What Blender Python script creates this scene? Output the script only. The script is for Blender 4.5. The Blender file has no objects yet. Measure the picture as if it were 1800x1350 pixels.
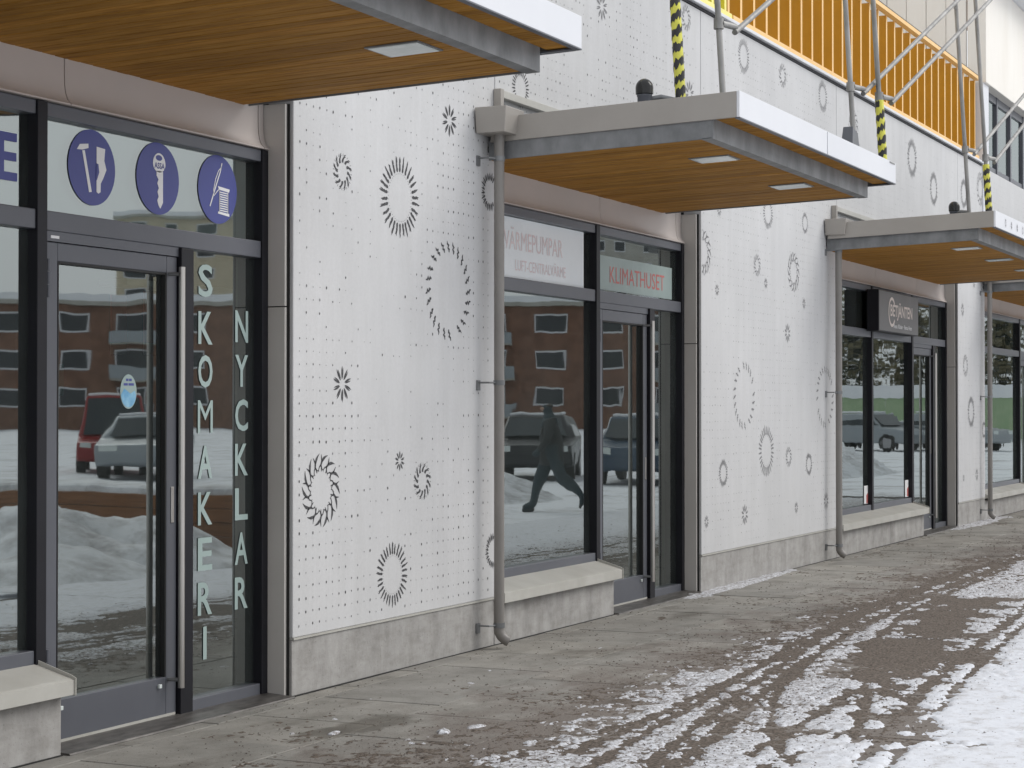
import bpy, math, random
import numpy as np
from mathutils import Vector, Matrix

random.seed(7)
np.random.seed(7)
R = math.radians
sc = bpy.context.scene
col = sc.collection

# ------------------------------------------------------------------ camera
cam_d = bpy.data.cameras.new('camera')
cam = bpy.data.objects.new('camera', cam_d)
col.objects.link(cam)
cam.location = (0.0, -5.505, 1.55)
cam.rotation_euler = (R(90 + 0.74), 0, R(-(90 - 25.15)))
cam_d.sensor_width = 36.0
cam_d.lens = 68.0
cam_d.clip_start = 0.05
cam_d.clip_end = 3000
sc.camera = cam

# ------------------------------------------------------------------ overcast sky, soft sun, exposure
SUN_EL, SUN_AZ = 40.0, 142.0          # azimuth clockwise from +Y
world = bpy.data.worlds.new('World')
sc.world = world
world.use_nodes = True
wn = world.node_tree.nodes
wl = world.node_tree.links
wn.clear()
w_out = wn.new('ShaderNodeOutputWorld')
w_bg = wn.new('ShaderNodeBackground')
w_sky = wn.new('ShaderNodeTexSky')
w_sky.sky_type = 'NISHITA'
w_sky.sun_disc = False
w_sky.sun_elevation = R(SUN_EL)
w_sky.sun_rotation = R(SUN_AZ)
w_sky.dust_density = 6.0
w_hs = wn.new('ShaderNodeHueSaturation')
w_hs.inputs['Saturation'].default_value = 0.25
w_mix = wn.new('ShaderNodeMixRGB')
w_mix.inputs['Fac'].default_value = 0.8
w_mix.inputs['Color2'].default_value = (10.6, 10.9, 11.4, 1)   # closed cloud deck
wl.new(w_sky.outputs[0], w_hs.inputs['Color'])
wl.new(w_hs.outputs[0], w_mix.inputs['Color1'])
wl.new(w_mix.outputs[0], w_bg.inputs['Color'])
w_bg.inputs['Strength'].default_value = 0.1
wl.new(w_bg.outputs[0], w_out.inputs['Surface'])

sun_d = bpy.data.lights.new('sun', 'SUN')
sun_d.energy = 1.3
sun_d.angle = R(35)
sun_d.color = (1.0, 0.97, 0.93)
sun = bpy.data.objects.new('sun', sun_d)
col.objects.link(sun)
sdir = Vector((math.sin(R(SUN_AZ)) * math.cos(R(SUN_EL)), math.cos(R(SUN_AZ)) * math.cos(R(SUN_EL)), math.sin(R(SUN_EL))))
sun.rotation_euler = (-sdir).to_track_quat('-Z', 'Y').to_euler()
sun.location = (0, -20, 20)

sc.view_settings.view_transform = 'Standard'
sc.view_settings.look = 'None'
sc.view_settings.gamma = 1.0
sc.view_settings.exposure = 0.05
sc.cycles.max_bounces = 8
sc.cycles.transparent_max_bounces = 16
sc.cycles.caustics_reflective = False
sc.cycles.caustics_refractive = False

# ------------------------------------------------------------------ mesh helpers
WLOC = {}

def wl_of(o):
    return WLOC.get(o.name, Vector((0, 0, 0))) if o else Vector((0, 0, 0))

class MB:
    """collects world-space polygons; build() links them as one mesh object"""
    def __init__(s):
        s.v = []
        s.f = []
    def poly(s, pts):
        n = len(s.v)
        s.v += [tuple(p) for p in pts]
        s.f.append(tuple(range(n, n + len(pts))))
        return s
    def box(s, x0, x1, y0, y1, z0, z1):
        n = len(s.v)
        s.v += [(x0, y0, z0), (x1, y0, z0), (x1, y1, z0), (x0, y1, z0), (x0, y0, z1), (x1, y0, z1), (x1, y1, z1), (x0, y1, z1)]
        s.f += [tuple(n + i for i in q) for q in ((3, 2, 1, 0), (4, 5, 6, 7), (0, 1, 5, 4), (1, 2, 6, 5), (2, 3, 7, 6), (3, 0, 4, 7))]
        return s
    def extrude_x(s, prof, x0, x1):
        """closed profile of (y,z) pairs swept along X"""
        n = len(s.v)
        k = len(prof)
        s.v += [(x0, y, z) for y, z in prof] + [(x1, y, z) for y, z in prof]
        for i in range(k):
            j = (i + 1) % k
            s.f.append((n + i, n + k + i, n + k + j, n + j))
        s.f.append(tuple(n + i for i in range(k)))
        s.f.append(tuple(n + k + i for i in reversed(range(k))))
        return s
    def tube(s, path, r, n=10, cap=True):
        path = [Vector(p) for p in path]
        rs = r if isinstance(r, (list, tuple)) else [r] * len(path)
        base = len(s.v)
        up = Vector((0, 0, 1))
        prev = None
        for i, p in enumerate(path):
            if i == 0:
                d = path[1] - p
            elif i == len(path) - 1:
                d = p - path[i - 1]
            else:
                d = (path[i + 1] - p).normalized() + (p - path[i - 1]).normalized()
            d.normalize()
            if prev is None:
                a = d.cross(up)
                if a.length < 1e-3:
                    a = d.cross(Vector((1, 0, 0)))
            else:
                a = prev - d * prev.dot(d)
            a.normalize()
            prev = a
            b = d.cross(a)
            for k in range(n):
                t = 2 * math.pi * k / n
                s.v.append(tuple(p + (a * math.cos(t) + b * math.sin(t)) * rs[i]))
        for i in range(len(path) - 1):
            for k in range(n):
                k2 = (k + 1) % n
                s.f.append((base + i * n + k, base + i * n + k2, base + (i + 1) * n + k2, base + (i + 1) * n + k))
        if cap:
            s.f.append(tuple(base + k for k in reversed(range(n))))
            s.f.append(tuple(base + (len(path) - 1) * n + k for k in range(n)))
        return s
    def lathe(s, c, prof, n=20):
        """profile of (radius, z) about a vertical axis at c"""
        base = len(s.v)
        for r_, z in prof:
            for k in range(n):
                t = 2 * math.pi * k / n
                s.v.append((c[0] + r_ * math.cos(t), c[1] + r_ * math.sin(t), c[2] + z))
        for i in range(len(prof) - 1):
            for k in range(n):
                k2 = (k + 1) % n
                s.f.append((base + i * n + k, base + i * n + k2, base + (i + 1) * n + k2, base + (i + 1) * n + k))
        s.f.append(tuple(base + k for k in reversed(range(n))))
        s.f.append(tuple(base + (len(prof) - 1) * n + k for k in range(n)))
        return s
    def shear(s, k):
        s.v = [(x, y, z - k * y) for x, y, z in s.v]
        return s
    def mesh(s, name, mat, centre):
        me = bpy.data.meshes.new(name)
        me.from_pydata([(x - centre[0], y - centre[1], z - centre[2]) for x, y, z in s.v], [], s.f)
        me.update()
        me.materials.append(mat)
        return me
    def build(s, name, mat, parent=None, smooth=False, bevel=0.0, seg=2):
        a = np.array(s.v)
        c = Vector((a.min(0) + a.max(0)) / 2)
        me = s.mesh(name, mat, c)
        if smooth:
            me.shade_smooth()
            try:
                me.set_sharp_from_angle(angle=R(40))
            except Exception:
                pass
        return inst(name, me, c, parent, bevel, seg)

def inst(name, me, loc, parent=None, bevel=0.0, seg=2):
    o = bpy.data.objects.new(name, me)
    col.objects.link(o)
    o.parent = parent
    o.location = Vector(loc) - wl_of(parent)
    WLOC[o.name] = Vector(loc)
    if bevel:
        m = o.modifiers.new('bevel', 'BEVEL')
        m.width = bevel
        m.segments = seg
        m.limit_method = 'ANGLE'
        m.angle_limit = R(50)
    return o

def box(name, mat, parent, x0, x1, y0, y1, z0, z1, bevel=0.0):
    return MB().box(x0, x1, y0, y1, z0, z1).build(name, mat, parent, bevel=bevel)

def tag(o, label=None, cat=None, group=None, kind=None):
    if label:
        o['label'] = label
    if cat:
        o['category'] = cat
    if group:
        o['group'] = group
    if kind:
        o['kind'] = kind
    return o

def thing(name, loc, label, cat, group=None):
    o = bpy.data.objects.new(name, None)
    col.objects.link(o)
    o.empty_display_size = 0.2
    o.location = loc
    WLOC[o.name] = Vector(loc)
    return tag(o, label, cat, group)

def text_mb(s, x0, x1, z0, z1, y, bold=0.0, thick=0.0):
    """lettering facing the street, stretched to fill the given rectangle on plane y"""
    cu = bpy.data.curves.new('txt', 'FONT')
    cu.body = s
    cu.offset = bold
    cu.resolution_u = 3
    o = bpy.data.objects.new('txt', cu)
    col.objects.link(o)
    bpy.context.view_layer.update()
    dg = bpy.context.evaluated_depsgraph_get()
    me = o.evaluated_get(dg).to_mesh()
    v = np.array([tuple(p.co) for p in me.vertices])
    f = [tuple(p.vertices) for p in me.polygons]
    o.evaluated_get(dg).to_mesh_clear()
    bpy.data.objects.remove(o)
    bpy.data.curves.remove(cu)
    lo, hi = v.min(0), v.max(0)
    m = MB()
    for p in v:
        m.v.append((x0 + (p[0] - lo[0]) / max(hi[0] - lo[0], 1e-6) * (x1 - x0), y, z0 + (p[1] - lo[1]) / max(hi[1] - lo[1], 1e-6) * (z1 - z0)))
    m.f = f
    return m

def cap_text(s, cx, cz, h, y, mat, parent, name='lettering', bold=0.012, wscale=1.0):
    """one line centred at cx,cz with letters h high, natural width"""
    cu = bpy.data.curves.new('txt', 'FONT')
    cu.body = s
    cu.offset = bold
    cu.resolution_u = 3
    o = bpy.data.objects.new('txt', cu)
    col.objects.link(o)
    bpy.context.view_layer.update()
    dg = bpy.context.evaluated_depsgraph_get()
    me = o.evaluated_get(dg).to_mesh()
    v = np.array([tuple(p.co) for p in me.vertices])
    f = [tuple(p.vertices) for p in me.polygons]
    o.evaluated_get(dg).to_mesh_clear()
    bpy.data.objects.remove(o)
    bpy.data.curves.remove(cu)
    lo, hi = v.min(0), v.max(0)
    k = h / 0.73
    m = MB()
    for p in v:
        m.v.append((cx + (p[0] - (lo[0] + hi[0]) / 2) * k * wscale, y, cz + (p[1] - 0.36) * k))
    m.f = f
    return m.build(name, mat, parent)

# ------------------------------------------------------------------ materials
def mat_base(name, colour, rough=0.6, metal=0.0, spec=None):
    m = bpy.data.materials.new(name)
    m.use_nodes = True
    b = m.node_tree.nodes['Principled BSDF']
    b.inputs['Base Color'].default_value = (*colour, 1)
    b.inputs['Roughness'].default_value = rough
    b.inputs['Metallic'].default_value = metal
    if spec is not None:
        b.inputs['Specular IOR Level'].default_value = spec
    return m, m.node_tree.nodes, m.node_tree.links, b

def noise(nt, lk, scale, detail=4, rough=0.6, vec=None, dim='3D', dist=0.0):
    n = nt.new('ShaderNodeTexNoise')
    n.inputs['Scale'].default_value = scale
    n.inputs['Detail'].default_value = detail
    n.inputs['Roughness'].default_value = rough
    n.inputs['Distortion'].default_value = dist
    if vec is not None:
        lk.new(vec, n.inputs['Vector'])
    return n.outputs['Fac']

def ramp(nt, lk, fac, stops):
    r = nt.new('ShaderNodeValToRGB')
    e = r.color_ramp.elements
    while len(e) > 1:
        e.remove(e[-1])
    e[0].position, e[0].color = stops[0][0], (*stops[0][1], 1)
    for p, c in stops[1:]:
        x = e.new(p)
        x.color = (*c, 1)
    lk.new(fac, r.inputs[0])
    return r.outputs['Color']

def mixc(nt, lk, fac, a, b, mode='MIX'):
    m = nt.new('ShaderNodeMixRGB')
    m.blend_type = mode
    for sock, v in ((m.inputs['Fac'], fac), (m.inputs['Color1'], a), (m.inputs['Color2'], b)):
        if isinstance(v, (int, float)):
            sock.default_value = v
        elif isinstance(v, tuple):
            sock.default_value = (*v, 1)
        else:
            lk.new(v, sock)
    return m.outputs['Color']

def worldpos(nt, lk, scale=(1, 1, 1)):
    g = nt.new('ShaderNodeNewGeometry')
    mp = nt.new('ShaderNodeMapping')
    mp.inputs['Scale'].default_value = scale
    lk.new(g.outputs['Position'], mp.inputs['Vector'])
    return mp.outputs['Vector']

def bump(nt, lk, b, height, strength=0.3, dist=0.01):
    n = nt.new('ShaderNodeBump')
    n.inputs['Strength'].default_value = strength
    n.inputs['Distance'].default_value = dist
    lk.new(height, n.inputs['Height'])
    lk.new(n.outputs['Normal'], b.inputs['Normal'])

def mottled(name, c1, c2, scale=6, rough=0.6, metal=0.0, stretch=(1, 1, 1), bs=0.15, bscale=60, spec=None, lo=.35, hi=.65):
    m, nt, lk, b = mat_base(name, c1, rough, metal, spec)
    v = worldpos(nt, lk, stretch)
    n1 = noise(nt, lk, scale, 6, .6, v)
    c = ramp(nt, lk, n1, [(lo, c1), (hi, c2)])
    lk.new(c, b.inputs['Base Color'])
    if bs:
        bump(nt, lk, b, noise(nt, lk, bscale, 5, .65, worldpos(nt, lk)), bs, 0.004)
    return m

def make_panel_mat():
    m, nt, lk, b = mat_base('white_graphic_concrete', (.7, .7, .7), .75)
    big = ramp(nt, lk, noise(nt, lk, .9, 5, .6, worldpos(nt, lk)), [(.3, (.555, .556, .56)), (.7, (.625, .625, .626))])
    streak = ramp(nt, lk, noise(nt, lk, 2.2, 5, .7, worldpos(nt, lk, (3, 1, .35))), [(.42, (.90, .90, .89)), (.62, (1, 1, 1))])
    fine = ramp(nt, lk, noise(nt, lk, 45, 5, .75, worldpos(nt, lk)), [(.3, (.93, .93, .93)), (.6, (1, 1, 1))])
    spots = ramp(nt, lk, noise(nt, lk, 130, 2, .5, worldpos(nt, lk)), [(.26, (.7, .7, .7)), (.31, (1, 1, 1))])
    c = mixc(nt, lk, .45, big, streak, 'MULTIPLY')
    c = mixc(nt, lk, .8, c, fine, 'MULTIPLY')
    c = mixc(nt, lk, .5, c, spots, 'MULTIPLY')
    lk.new(c, b.inputs['Base Color'])
    bump(nt, lk, b, noise(nt, lk, 30, 6, .7, worldpos(nt, lk)), .12, .004)
    return m

def make_plinth_mat():
    m, nt, lk, b = mat_base('plinth_concrete', (.3, .29, .28), .85)
    a = ramp(nt, lk, noise(nt, lk, 2.6, 7, .65, worldpos(nt, lk, (1.6, 1, .8))), [(.32, (.29, .28, .268)), (.5, (.38, .37, .355)), (.7, (.46, .45, .435))])
    st = ramp(nt, lk, noise(nt, lk, 5, 5, .65, worldpos(nt, lk, (1.5, 1, .45))), [(.36, (.84, .83, .82)), (.6, (1, 1, 1))])
    wet = ramp(nt, lk, noise(nt, lk, 4, 6, .7, worldpos(nt, lk, (1, 1, 3))), [(.38, (.75, .74, .72)), (.55, (1, 1, 1))])
    pits = ramp(nt, lk, noise(nt, lk, 90, 2, .5, worldpos(nt, lk)), [(.27, (.55, .55, .55)), (.33, (1, 1, 1))])
    c = mixc(nt, lk, .85, a, st, 'MULTIPLY')
    c = mixc(nt, lk, .6, c, wet, 'MULTIPLY')
    c = mixc(nt, lk, .6, c, pits, 'MULTIPLY')
    lk.new(c, b.inputs['Base Color'])
    bump(nt, lk, b, noise(nt, lk, 45, 6, .7, worldpos(nt, lk)), .35, .006)
    return m

def make_wood(name, dark, mid, light):
    m, nt, lk, b = mat_base(name, mid, .7, 0, .15)
    oi = nt.new('ShaderNodeObjectInfo')
    tc = nt.new('ShaderNodeTexCoord')
    cmb = nt.new('ShaderNodeCombineXYZ')
    mul = nt.new('ShaderNodeMath')
    mul.operation = 'MULTIPLY'
    mul.inputs[1].default_value = 37.0
    lk.new(oi.outputs['Random'], mul.inputs[0])
    lk.new(mul.outputs[0], cmb.inputs['X'])
    lk.new(mul.outputs[0], cmb.inputs['Y'])
    add = nt.new('ShaderNodeVectorMath')
    add.operation = 'ADD'
    lk.new(tc.outputs['Object'], add.inputs[0])
    lk.new(cmb.outputs[0], add.inputs[1])
    mp = nt.new('ShaderNodeMapping')
    mp.inputs['Scale'].default_value = (9, .55, 9)
    lk.new(add.outputs[0], mp.inputs['Vector'])
    g = ramp(nt, lk, noise(nt, lk, 5, 8, .65, mp.outputs[0], dist=.6), [(.28, dark), (.5, mid), (.72, light)])
    tone = ramp(nt, lk, oi.outputs['Random'], [(0, (.80, .78, .76)), (.5, (.97, .97, .97)), (1, (1.12, 1.09, 1.05))])
    c = mixc(nt, lk, 1.0, g, tone, 'MULTIPLY')
    lk.new(c, b.inputs['Base Color'])
    bump(nt, lk, b, noise(nt, lk, 8, 6, .7, mp.outputs[0]), .15, .003)
    return m

def make_glass(name, ior, tint, wav=.02):
    m = bpy.data.materials.new(name)
    m.use_nodes = True
    nt, lk = m.node_tree.nodes, m.node_tree.links
    nt.clear()
    out = nt.new('ShaderNodeOutputMaterial')
    mix = nt.new('ShaderNodeMixShader')
    tr = nt.new('ShaderNodeBsdfTransparent')
    tr.inputs['Color'].default_value = (*tint, 1)
    gl = nt.new('ShaderNodeBsdfGlossy')
    gl.inputs['Roughness'].default_value = 0.013
    gl.inputs['Color'].default_value = (.90, .97, .955, 1)
    fr = nt.new('ShaderNodeFresnel')
    fr.inputs['IOR'].default_value = ior
    bp = nt.new('ShaderNodeBump')
    bp.inputs['Strength'].default_value = wav
    bp.inputs['Distance'].default_value = .1
    h = noise(nt, lk, 1.7, 2, .45, worldpos(nt, lk, (1, 1, .8)))
    lk.new(h, bp.inputs['Height'])
    lk.new(bp.outputs[0], gl.inputs['Normal'])
    lk.new(fr.outputs[0], mix.inputs['Fac'])
    lk.new(tr.outputs[0], mix.inputs[1])
    lk.new(gl.outputs[0], mix.inputs[2])
    df = nt.new('ShaderNodeBsdfDiffuse')
    df.inputs['Color'].default_value = (.62, .70, .67, 1)
    film = nt.new('ShaderNodeMixShader')
    smear_haze = ramp(nt, lk, noise(nt, lk, 1.3, 5, .6, worldpos(nt, lk, (1, 1, .6))), [(.3, (.006, .006, .006)), (.7, (.04, .04, .04))])  # dirt film that also carries the milky haze of interior light
    lk.new(smear_haze, film.inputs['Fac'])
    lk.new(mix.outputs[0], film.inputs[1])
    lk.new(df.outputs[0], film.inputs[2])
    lk.new(film.outputs[0], out.inputs['Surface'])
    return m

def make_slab_mat():
    m, nt, lk, b = mat_base('paving_concrete', (.24, .23, .21), .8)
    oi = nt.new('ShaderNodeObjectInfo')
    tone = ramp(nt, lk, oi.outputs['Random'], [(0, (.88, .88, .88)), (1, (1.06, 1.05, 1.03))])
    base = ramp(nt, lk, noise(nt, lk, 3.0, 8, .65, worldpos(nt, lk)), [(.3, (.195, .188, .168)), (.55, (.285, .274, .25)), (.75, (.35, .338, .31))])
    c = mixc(nt, lk, 1.0, base, tone, 'MULTIPLY')
    # brown gritting sand trodden across the paving, thickest where people walk
    g = nt.new('ShaderNodeNewGeometry')
    sx = nt.new('ShaderNodeSeparateXYZ')
    lk.new(g.outputs['Position'], sx.inputs[0])
    mr = nt.new('ShaderNodeMapRange')
    mr.inputs['From Min'].default_value = -0.35
    mr.inputs['From Max'].default_value = -1.7
    mr.inputs['To Min'].default_value = -.14
    mr.inputs['To Max'].default_value = .20
    lk.new(sx.outputs['Y'], mr.inputs['Value'])
    n1 = noise(nt, lk, 2.1, 9, .72, worldpos(nt, lk, (.8, 1.3, 1)))
    ad = nt.new('ShaderNodeMath')
    ad.operation = 'ADD'
    lk.new(n1, ad.inputs[0])
    lk.new(mr.outputs[0], ad.inputs[1])
    msk = ramp(nt, lk, ad.outputs[0], [(.47, (0, 0, 0)), (.66, (.85, .85, .85))])
    sand = ramp(nt, lk, noise(nt, lk, 120, 3, .7, worldpos(nt, lk)), [(.35, (.085, .068, .057)), (.6, (.20, .17, .148))])
    c = mixc(nt, lk, msk, c, sand)
    wet = ramp(nt, lk, noise(nt, lk, 1.1, 6, .6, worldpos(nt, lk, (.7, 1.6, 1))), [(.56, (1, 1, 1)), (.68, (.55, .53, .5))])
    c = mixc(nt, lk, 1.0, c, wet, 'MULTIPLY')
    # meltwater stain spreading from the first doorway
    mp = nt.new('ShaderNodeMapping')
    mp.vector_type = 'POINT'
    mp.inputs['Location'].default_value = (-8.25 * .95, .80 * 2.6, 0)
    mp.inputs['Scale'].default_value = (.95, 2.6, 0)
    lk.new(g.outputs['Position'], mp.inputs['Vector'])
    ln = nt.new('ShaderNodeVectorMath')
    ln.operation = 'LENGTH'
    lk.new(mp.outputs[0], ln.inputs[0])
    wob = nt.new('ShaderNodeMath')
    wob.operation = 'MULTIPLY_ADD'
    wob.inputs[1].default_value = 1.1
    lk.new(noise(nt, lk, 2.4, 6, .65, worldpos(nt, lk, (1, 1.6, 1))), wob.inputs[0])
    lk.new(ln.outputs['Value'], wob.inputs[2])
    puddle = ramp(nt, lk, wob.outputs[0], [(.85, (.52, .5, .47)), (1.15, (1, 1, 1))])
    c = mixc(nt, lk, 1.0, c, puddle, 'MULTIPLY')
    speck = ramp(nt, lk, noise(nt, lk, 70, 2, .55, worldpos(nt, lk)), [(.29, (.42, .37, .33)), (.36, (1, 1, 1))])
    c = mixc(nt, lk, .9, c, speck, 'MULTIPLY')
    lk.new(c, b.inputs['Base Color'])
    bump(nt, lk, b, noise(nt, lk, 80, 5, .7, worldpos(nt, lk)), .4, .004)
    return m

def make_snow(name, clean, dirty, lo=.52, hi=.72, scale=5, trodden=False):
    m, nt, lk, b = mat_base(name, clean, .75)
    d = noise(nt, lk, scale, 9, .72, worldpos(nt, lk))
    c = ramp(nt, lk, d, [(lo, clean), (hi, dirty)])
    sp = ramp(nt, lk, noise(nt, lk, 55, 2, .6, worldpos(nt, lk)), [(.27, (.35, .3, .27)), (.34, (1, 1, 1))])
    c = mixc(nt, lk, .8, c, sp, 'MULTIPLY')
    if trodden:
        g = nt.new('ShaderNodeNewGeometry')
        sx = nt.new('ShaderNodeSeparateXYZ')
        lk.new(g.outputs['Position'], sx.inputs[0])
        mr = nt.new('ShaderNodeMapRange')
        mr.inputs['From Min'].default_value = -3.35
        mr.inputs['From Max'].default_value = -2.5
        lk.new(sx.outputs['Y'], mr.inputs['Value'])
        gr = ramp(nt, lk, noise(nt, lk, 42, 5, .75, worldpos(nt, lk)), [(.40, (.30, .26, .23)), (.52, (.80, .79, .78)), (.6, (1, 1, 1))])
        c = mixc(nt, lk, mr.outputs[0], c, mixc(nt, lk, 1.0, c, gr, 'MULTIPLY'))
    lk.new(c, b.inputs['Base Color'])
    bump(nt, lk, b, noise(nt, lk, 60, 6, .7, worldpos(nt, lk)), .5, .008)
    return m

M = {}
M['panel'] = make_panel_mat()
M['plinth'] = make_plinth_mat()
M['soffit'] = make_wood('oiled_larch', (.21, .095, .015), (.38, .185, .034), (.50, .27, .065))
M['beige'] = mottled('beige_coat_and_side_shade', (.32, .297, .268), (.36, .334, .304), 1.5, .45, 0, bs=.03, bscale=12)
M['lintel'] = mottled('pinkish_beige_metal', (.48, .43, .40), (.52, .465, .435), 1.2, .45, 0, bs=.03, bscale=8)
M['sill'] = mottled('pale_sill_metal', (.42, .41, .37), (.5, .49, .45), 3, .45, 0, (1, 1, 1), .03, 20)
M['fascia'] = mottled('white_fascia_metal', (.66, .67, .70), (.71, .72, .745), .8, .4, 0, bs=.02, bscale=6)
M['pipe'] = mottled('taupe_pipe_paint', (.20, .187, .172), (.235, .22, .203), 3, .4, 0, bs=.02)
M['jamb'] = mottled('jamb_metal', (.55, .525, .49), (.60, .575, .54), 1.5, .45, 0, bs=.03, bscale=12)
M['galv'] = mottled('galvanised_steel', (.15, .155, .158), (.25, .255, .26), 5, .5, .35, (1.2, 1, .6), .10, 35)
M['pole'] = mottled('scaffold_steel', (.20, .197, .19), (.35, .343, .33), 7, .5, .5, (1, 1, .4), .2, 30)
M['steel'] = mottled('brushed_steel', (.42, .40, .37), (.50, .48, .45), 30, .28, .9, (8, 8, .3), .05, 90)
M['frame'] = mottled('anthracite_and_shaded_frame', (.010, .010, .013), (.015, .015, .020), 2, .45, 0, bs=.02, spec=.25)  # on mullions: the frame paint darkened to stand in for shade
M['frame2'] = mottled('slate_blue_frame', (.092, .097, .114), (.108, .114, .132), 1.4, .38, 0, bs=.02)
M['rubber'] = mat_base('black_rubber', (.01, .01, .01), .6)[0]
M['black'] = mat_base('black_gloss_plastic', (.006, .006, .006), .12)[0]
M['print'] = mottled('etched_print', (.045, .045, .048), (.14, .14, .145), 60, .8, 0, bs=0, lo=.45, hi=.75)
M['printpale'] = mottled('weathered_print', (.16, .16, .165), (.34, .34, .345), 60, .8, 0, bs=0, lo=.4, hi=.75)
M['dot'] = mottled('print_dots', (.05, .05, .052), (.24, .24, .245), 7, .85, 0, bs=0, lo=.45, hi=.6)
M['glass'] = make_glass('shop_glass', 3.6, (.68, .80, .76), .010)
M['glass_far'] = make_glass('upper_glass', 2.6, (.5, .58, .6), .01)
M['lampglass'] = mottled('frosted_lamp_glass', (.62, .68, .66), (.72, .77, .75), 12, .25, 0, bs=0)
M['slab'] = make_slab_mat()
M['mortar'] = mottled('joint_sand', (.035, .03, .027), (.07, .06, .055), 20, .9)
M['snow'] = make_snow('trodden_snow', (.70, .72, .765), (.46, .445, .44), .50, .72, 9, True)
M['snowfield'] = make_snow('snow_field', (.78, .80, .84), (.28, .26, .25), .5, .7, .6)
M['snowpile'] = make_snow('ploughed_snow', (.76, .78, .81), (.30, .29, .29), .45, .7, 2.2)
M['gritlayer'] = mottled('brown_grit', (.042, .031, .022), (.185, .150, .122), 60, .9, 0, bs=.6, bscale=110, lo=.36, hi=.66)
M['grit'] = mottled('grit_stone', (.045, .034, .028), (.16, .13, .11), 90, .85, 0, bs=0)
M['orange'] = mottled('orange_paint', (.48, .215, .001), (.53, .24, .003), 3, .45, 0, bs=.02)
M['orange_lit'] = mottled('lit_orange_paint', (.84, .52, .19), (.88, .58, .24), 3, .45, 0, bs=.02)  # the orange lightened to hold street light on slat fronts and rails
M['yellow'] = mottled('yellow_paint', (.62, .55, .03), (.68, .6, .04), 3, .45, 0, bs=.02)
M['yellow_lit'] = mottled('lit_yellow_paint', (.85, .76, .22), (.88, .8, .26), 3, .45, 0, bs=.02)  # the yellow lightened the same way, light put into the colour
M['cream'] = mottled('cream_cladding', (.80, .76, .69), (.86, .83, .77), 1.2, .6, 0, (1, 1, .3), .05, 15)
M['roof'] = mottled('brown_roof', (.22, .12, .08), (.30, .17, .12), 6, .7)
M['blue'] = mottled('blue_vinyl', (.05, .06, .25), (.06, .075, .28), 2, .4, 0, bs=0)
M['white'] = mottled('white_vinyl', (.78, .78, .78), (.82, .82, .82), 2, .5, 0, bs=0)
M['board'] = mottled('white_backing_board', (.76, .80, .82), (.82, .86, .88), 1.2, .6, 0, bs=0)
M['mint'] = mottled('mint_vinyl', (.31, .40, .38), (.35, .44, .42), 3, .5, 0, bs=0)
M['film'] = mottled('frosted_film', (.27, .34, .325), (.31, .38, .365), 3, .4, 0, bs=0)
M['red'] = mottled('red_vinyl', (.46, .12, .11), (.52, .16, .145), 3, .5, 0, bs=0)
M['pinkish'] = mottled('faded_pink_vinyl', (.72, .60, .61), (.76, .66, .66), 3, .5, 0, bs=0)
M['green'] = mottled('green_notice', (.02, .16, .11), (.03, .2, .14), 3, .5, 0, bs=0)
M['sign'] = mottled('grey_sign_face', (.15, .147, .147), (.17, .167, .167), 2, .5, 0, bs=0)
M['signtext'] = mottled('sign_letter', (.70, .62, .57), (.76, .68, .63), 2, .5, 0, bs=0)
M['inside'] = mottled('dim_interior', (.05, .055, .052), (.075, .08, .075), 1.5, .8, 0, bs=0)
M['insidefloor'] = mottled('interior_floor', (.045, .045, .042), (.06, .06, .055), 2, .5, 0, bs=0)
M['shelf'] = mottled('shelf_laminate', (.35, .40, .37), (.42, .47, .44), 2, .5, 0, bs=0)
M['tapey'] = mottled('tape_yellow', (.62, .60, .07), (.70, .67, .10), 12, .45, 0, bs=.1)
M['tapek'] = mottled('tape_black', (.012, .012, .012), (.03, .03, .03), 12, .45, 0, bs=.1)
M['threshold'] = mottled('worn_threshold_metal', (.07, .065, .06), (.16, .15, .14), 8, .45, .4, (1, 3, 1), .2, 40)
M['oval'] = mottled('blue_sticker', (.10, .32, .55), (.30, .55, .70), 14, .4, 0, bs=0)

# ================================================================== THE SETTING
def vnoise(x, y, seed=0):
    xi, yi = np.floor(x).astype(np.int64), np.floor(y).astype(np.int64)
    xf, yf = x - xi, y - yi
    u, v = xf * xf * (3 - 2 * xf), yf * yf * (3 - 2 * yf)
    def h(a, b):
        n = (a * 374761393 + b * 668265263 + seed * 974634777) & 0x7fffffff
        n = ((n ^ (n >> 13)) * 1274126177) & 0x7fffffff
        return ((n ^ (n >> 16)) & 0xffff) / 65535.0
    return (h(xi, yi) * (1 - u) + h(xi + 1, yi) * u) * (1 - v) + (h(xi, yi + 1) * (1 - u) + h(xi + 1, yi + 1) * u) * v

def fbm(x, y, scale, octv=4, seed=0, gain=.55):
    t, a, s = 0, 1.0, 0
    for i in range(octv):
        t = t + a * vnoise(x * scale * 2 ** i, y * scale * 2 ** i, seed + i)
        s += a
        a *= gain
    return t / s

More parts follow.
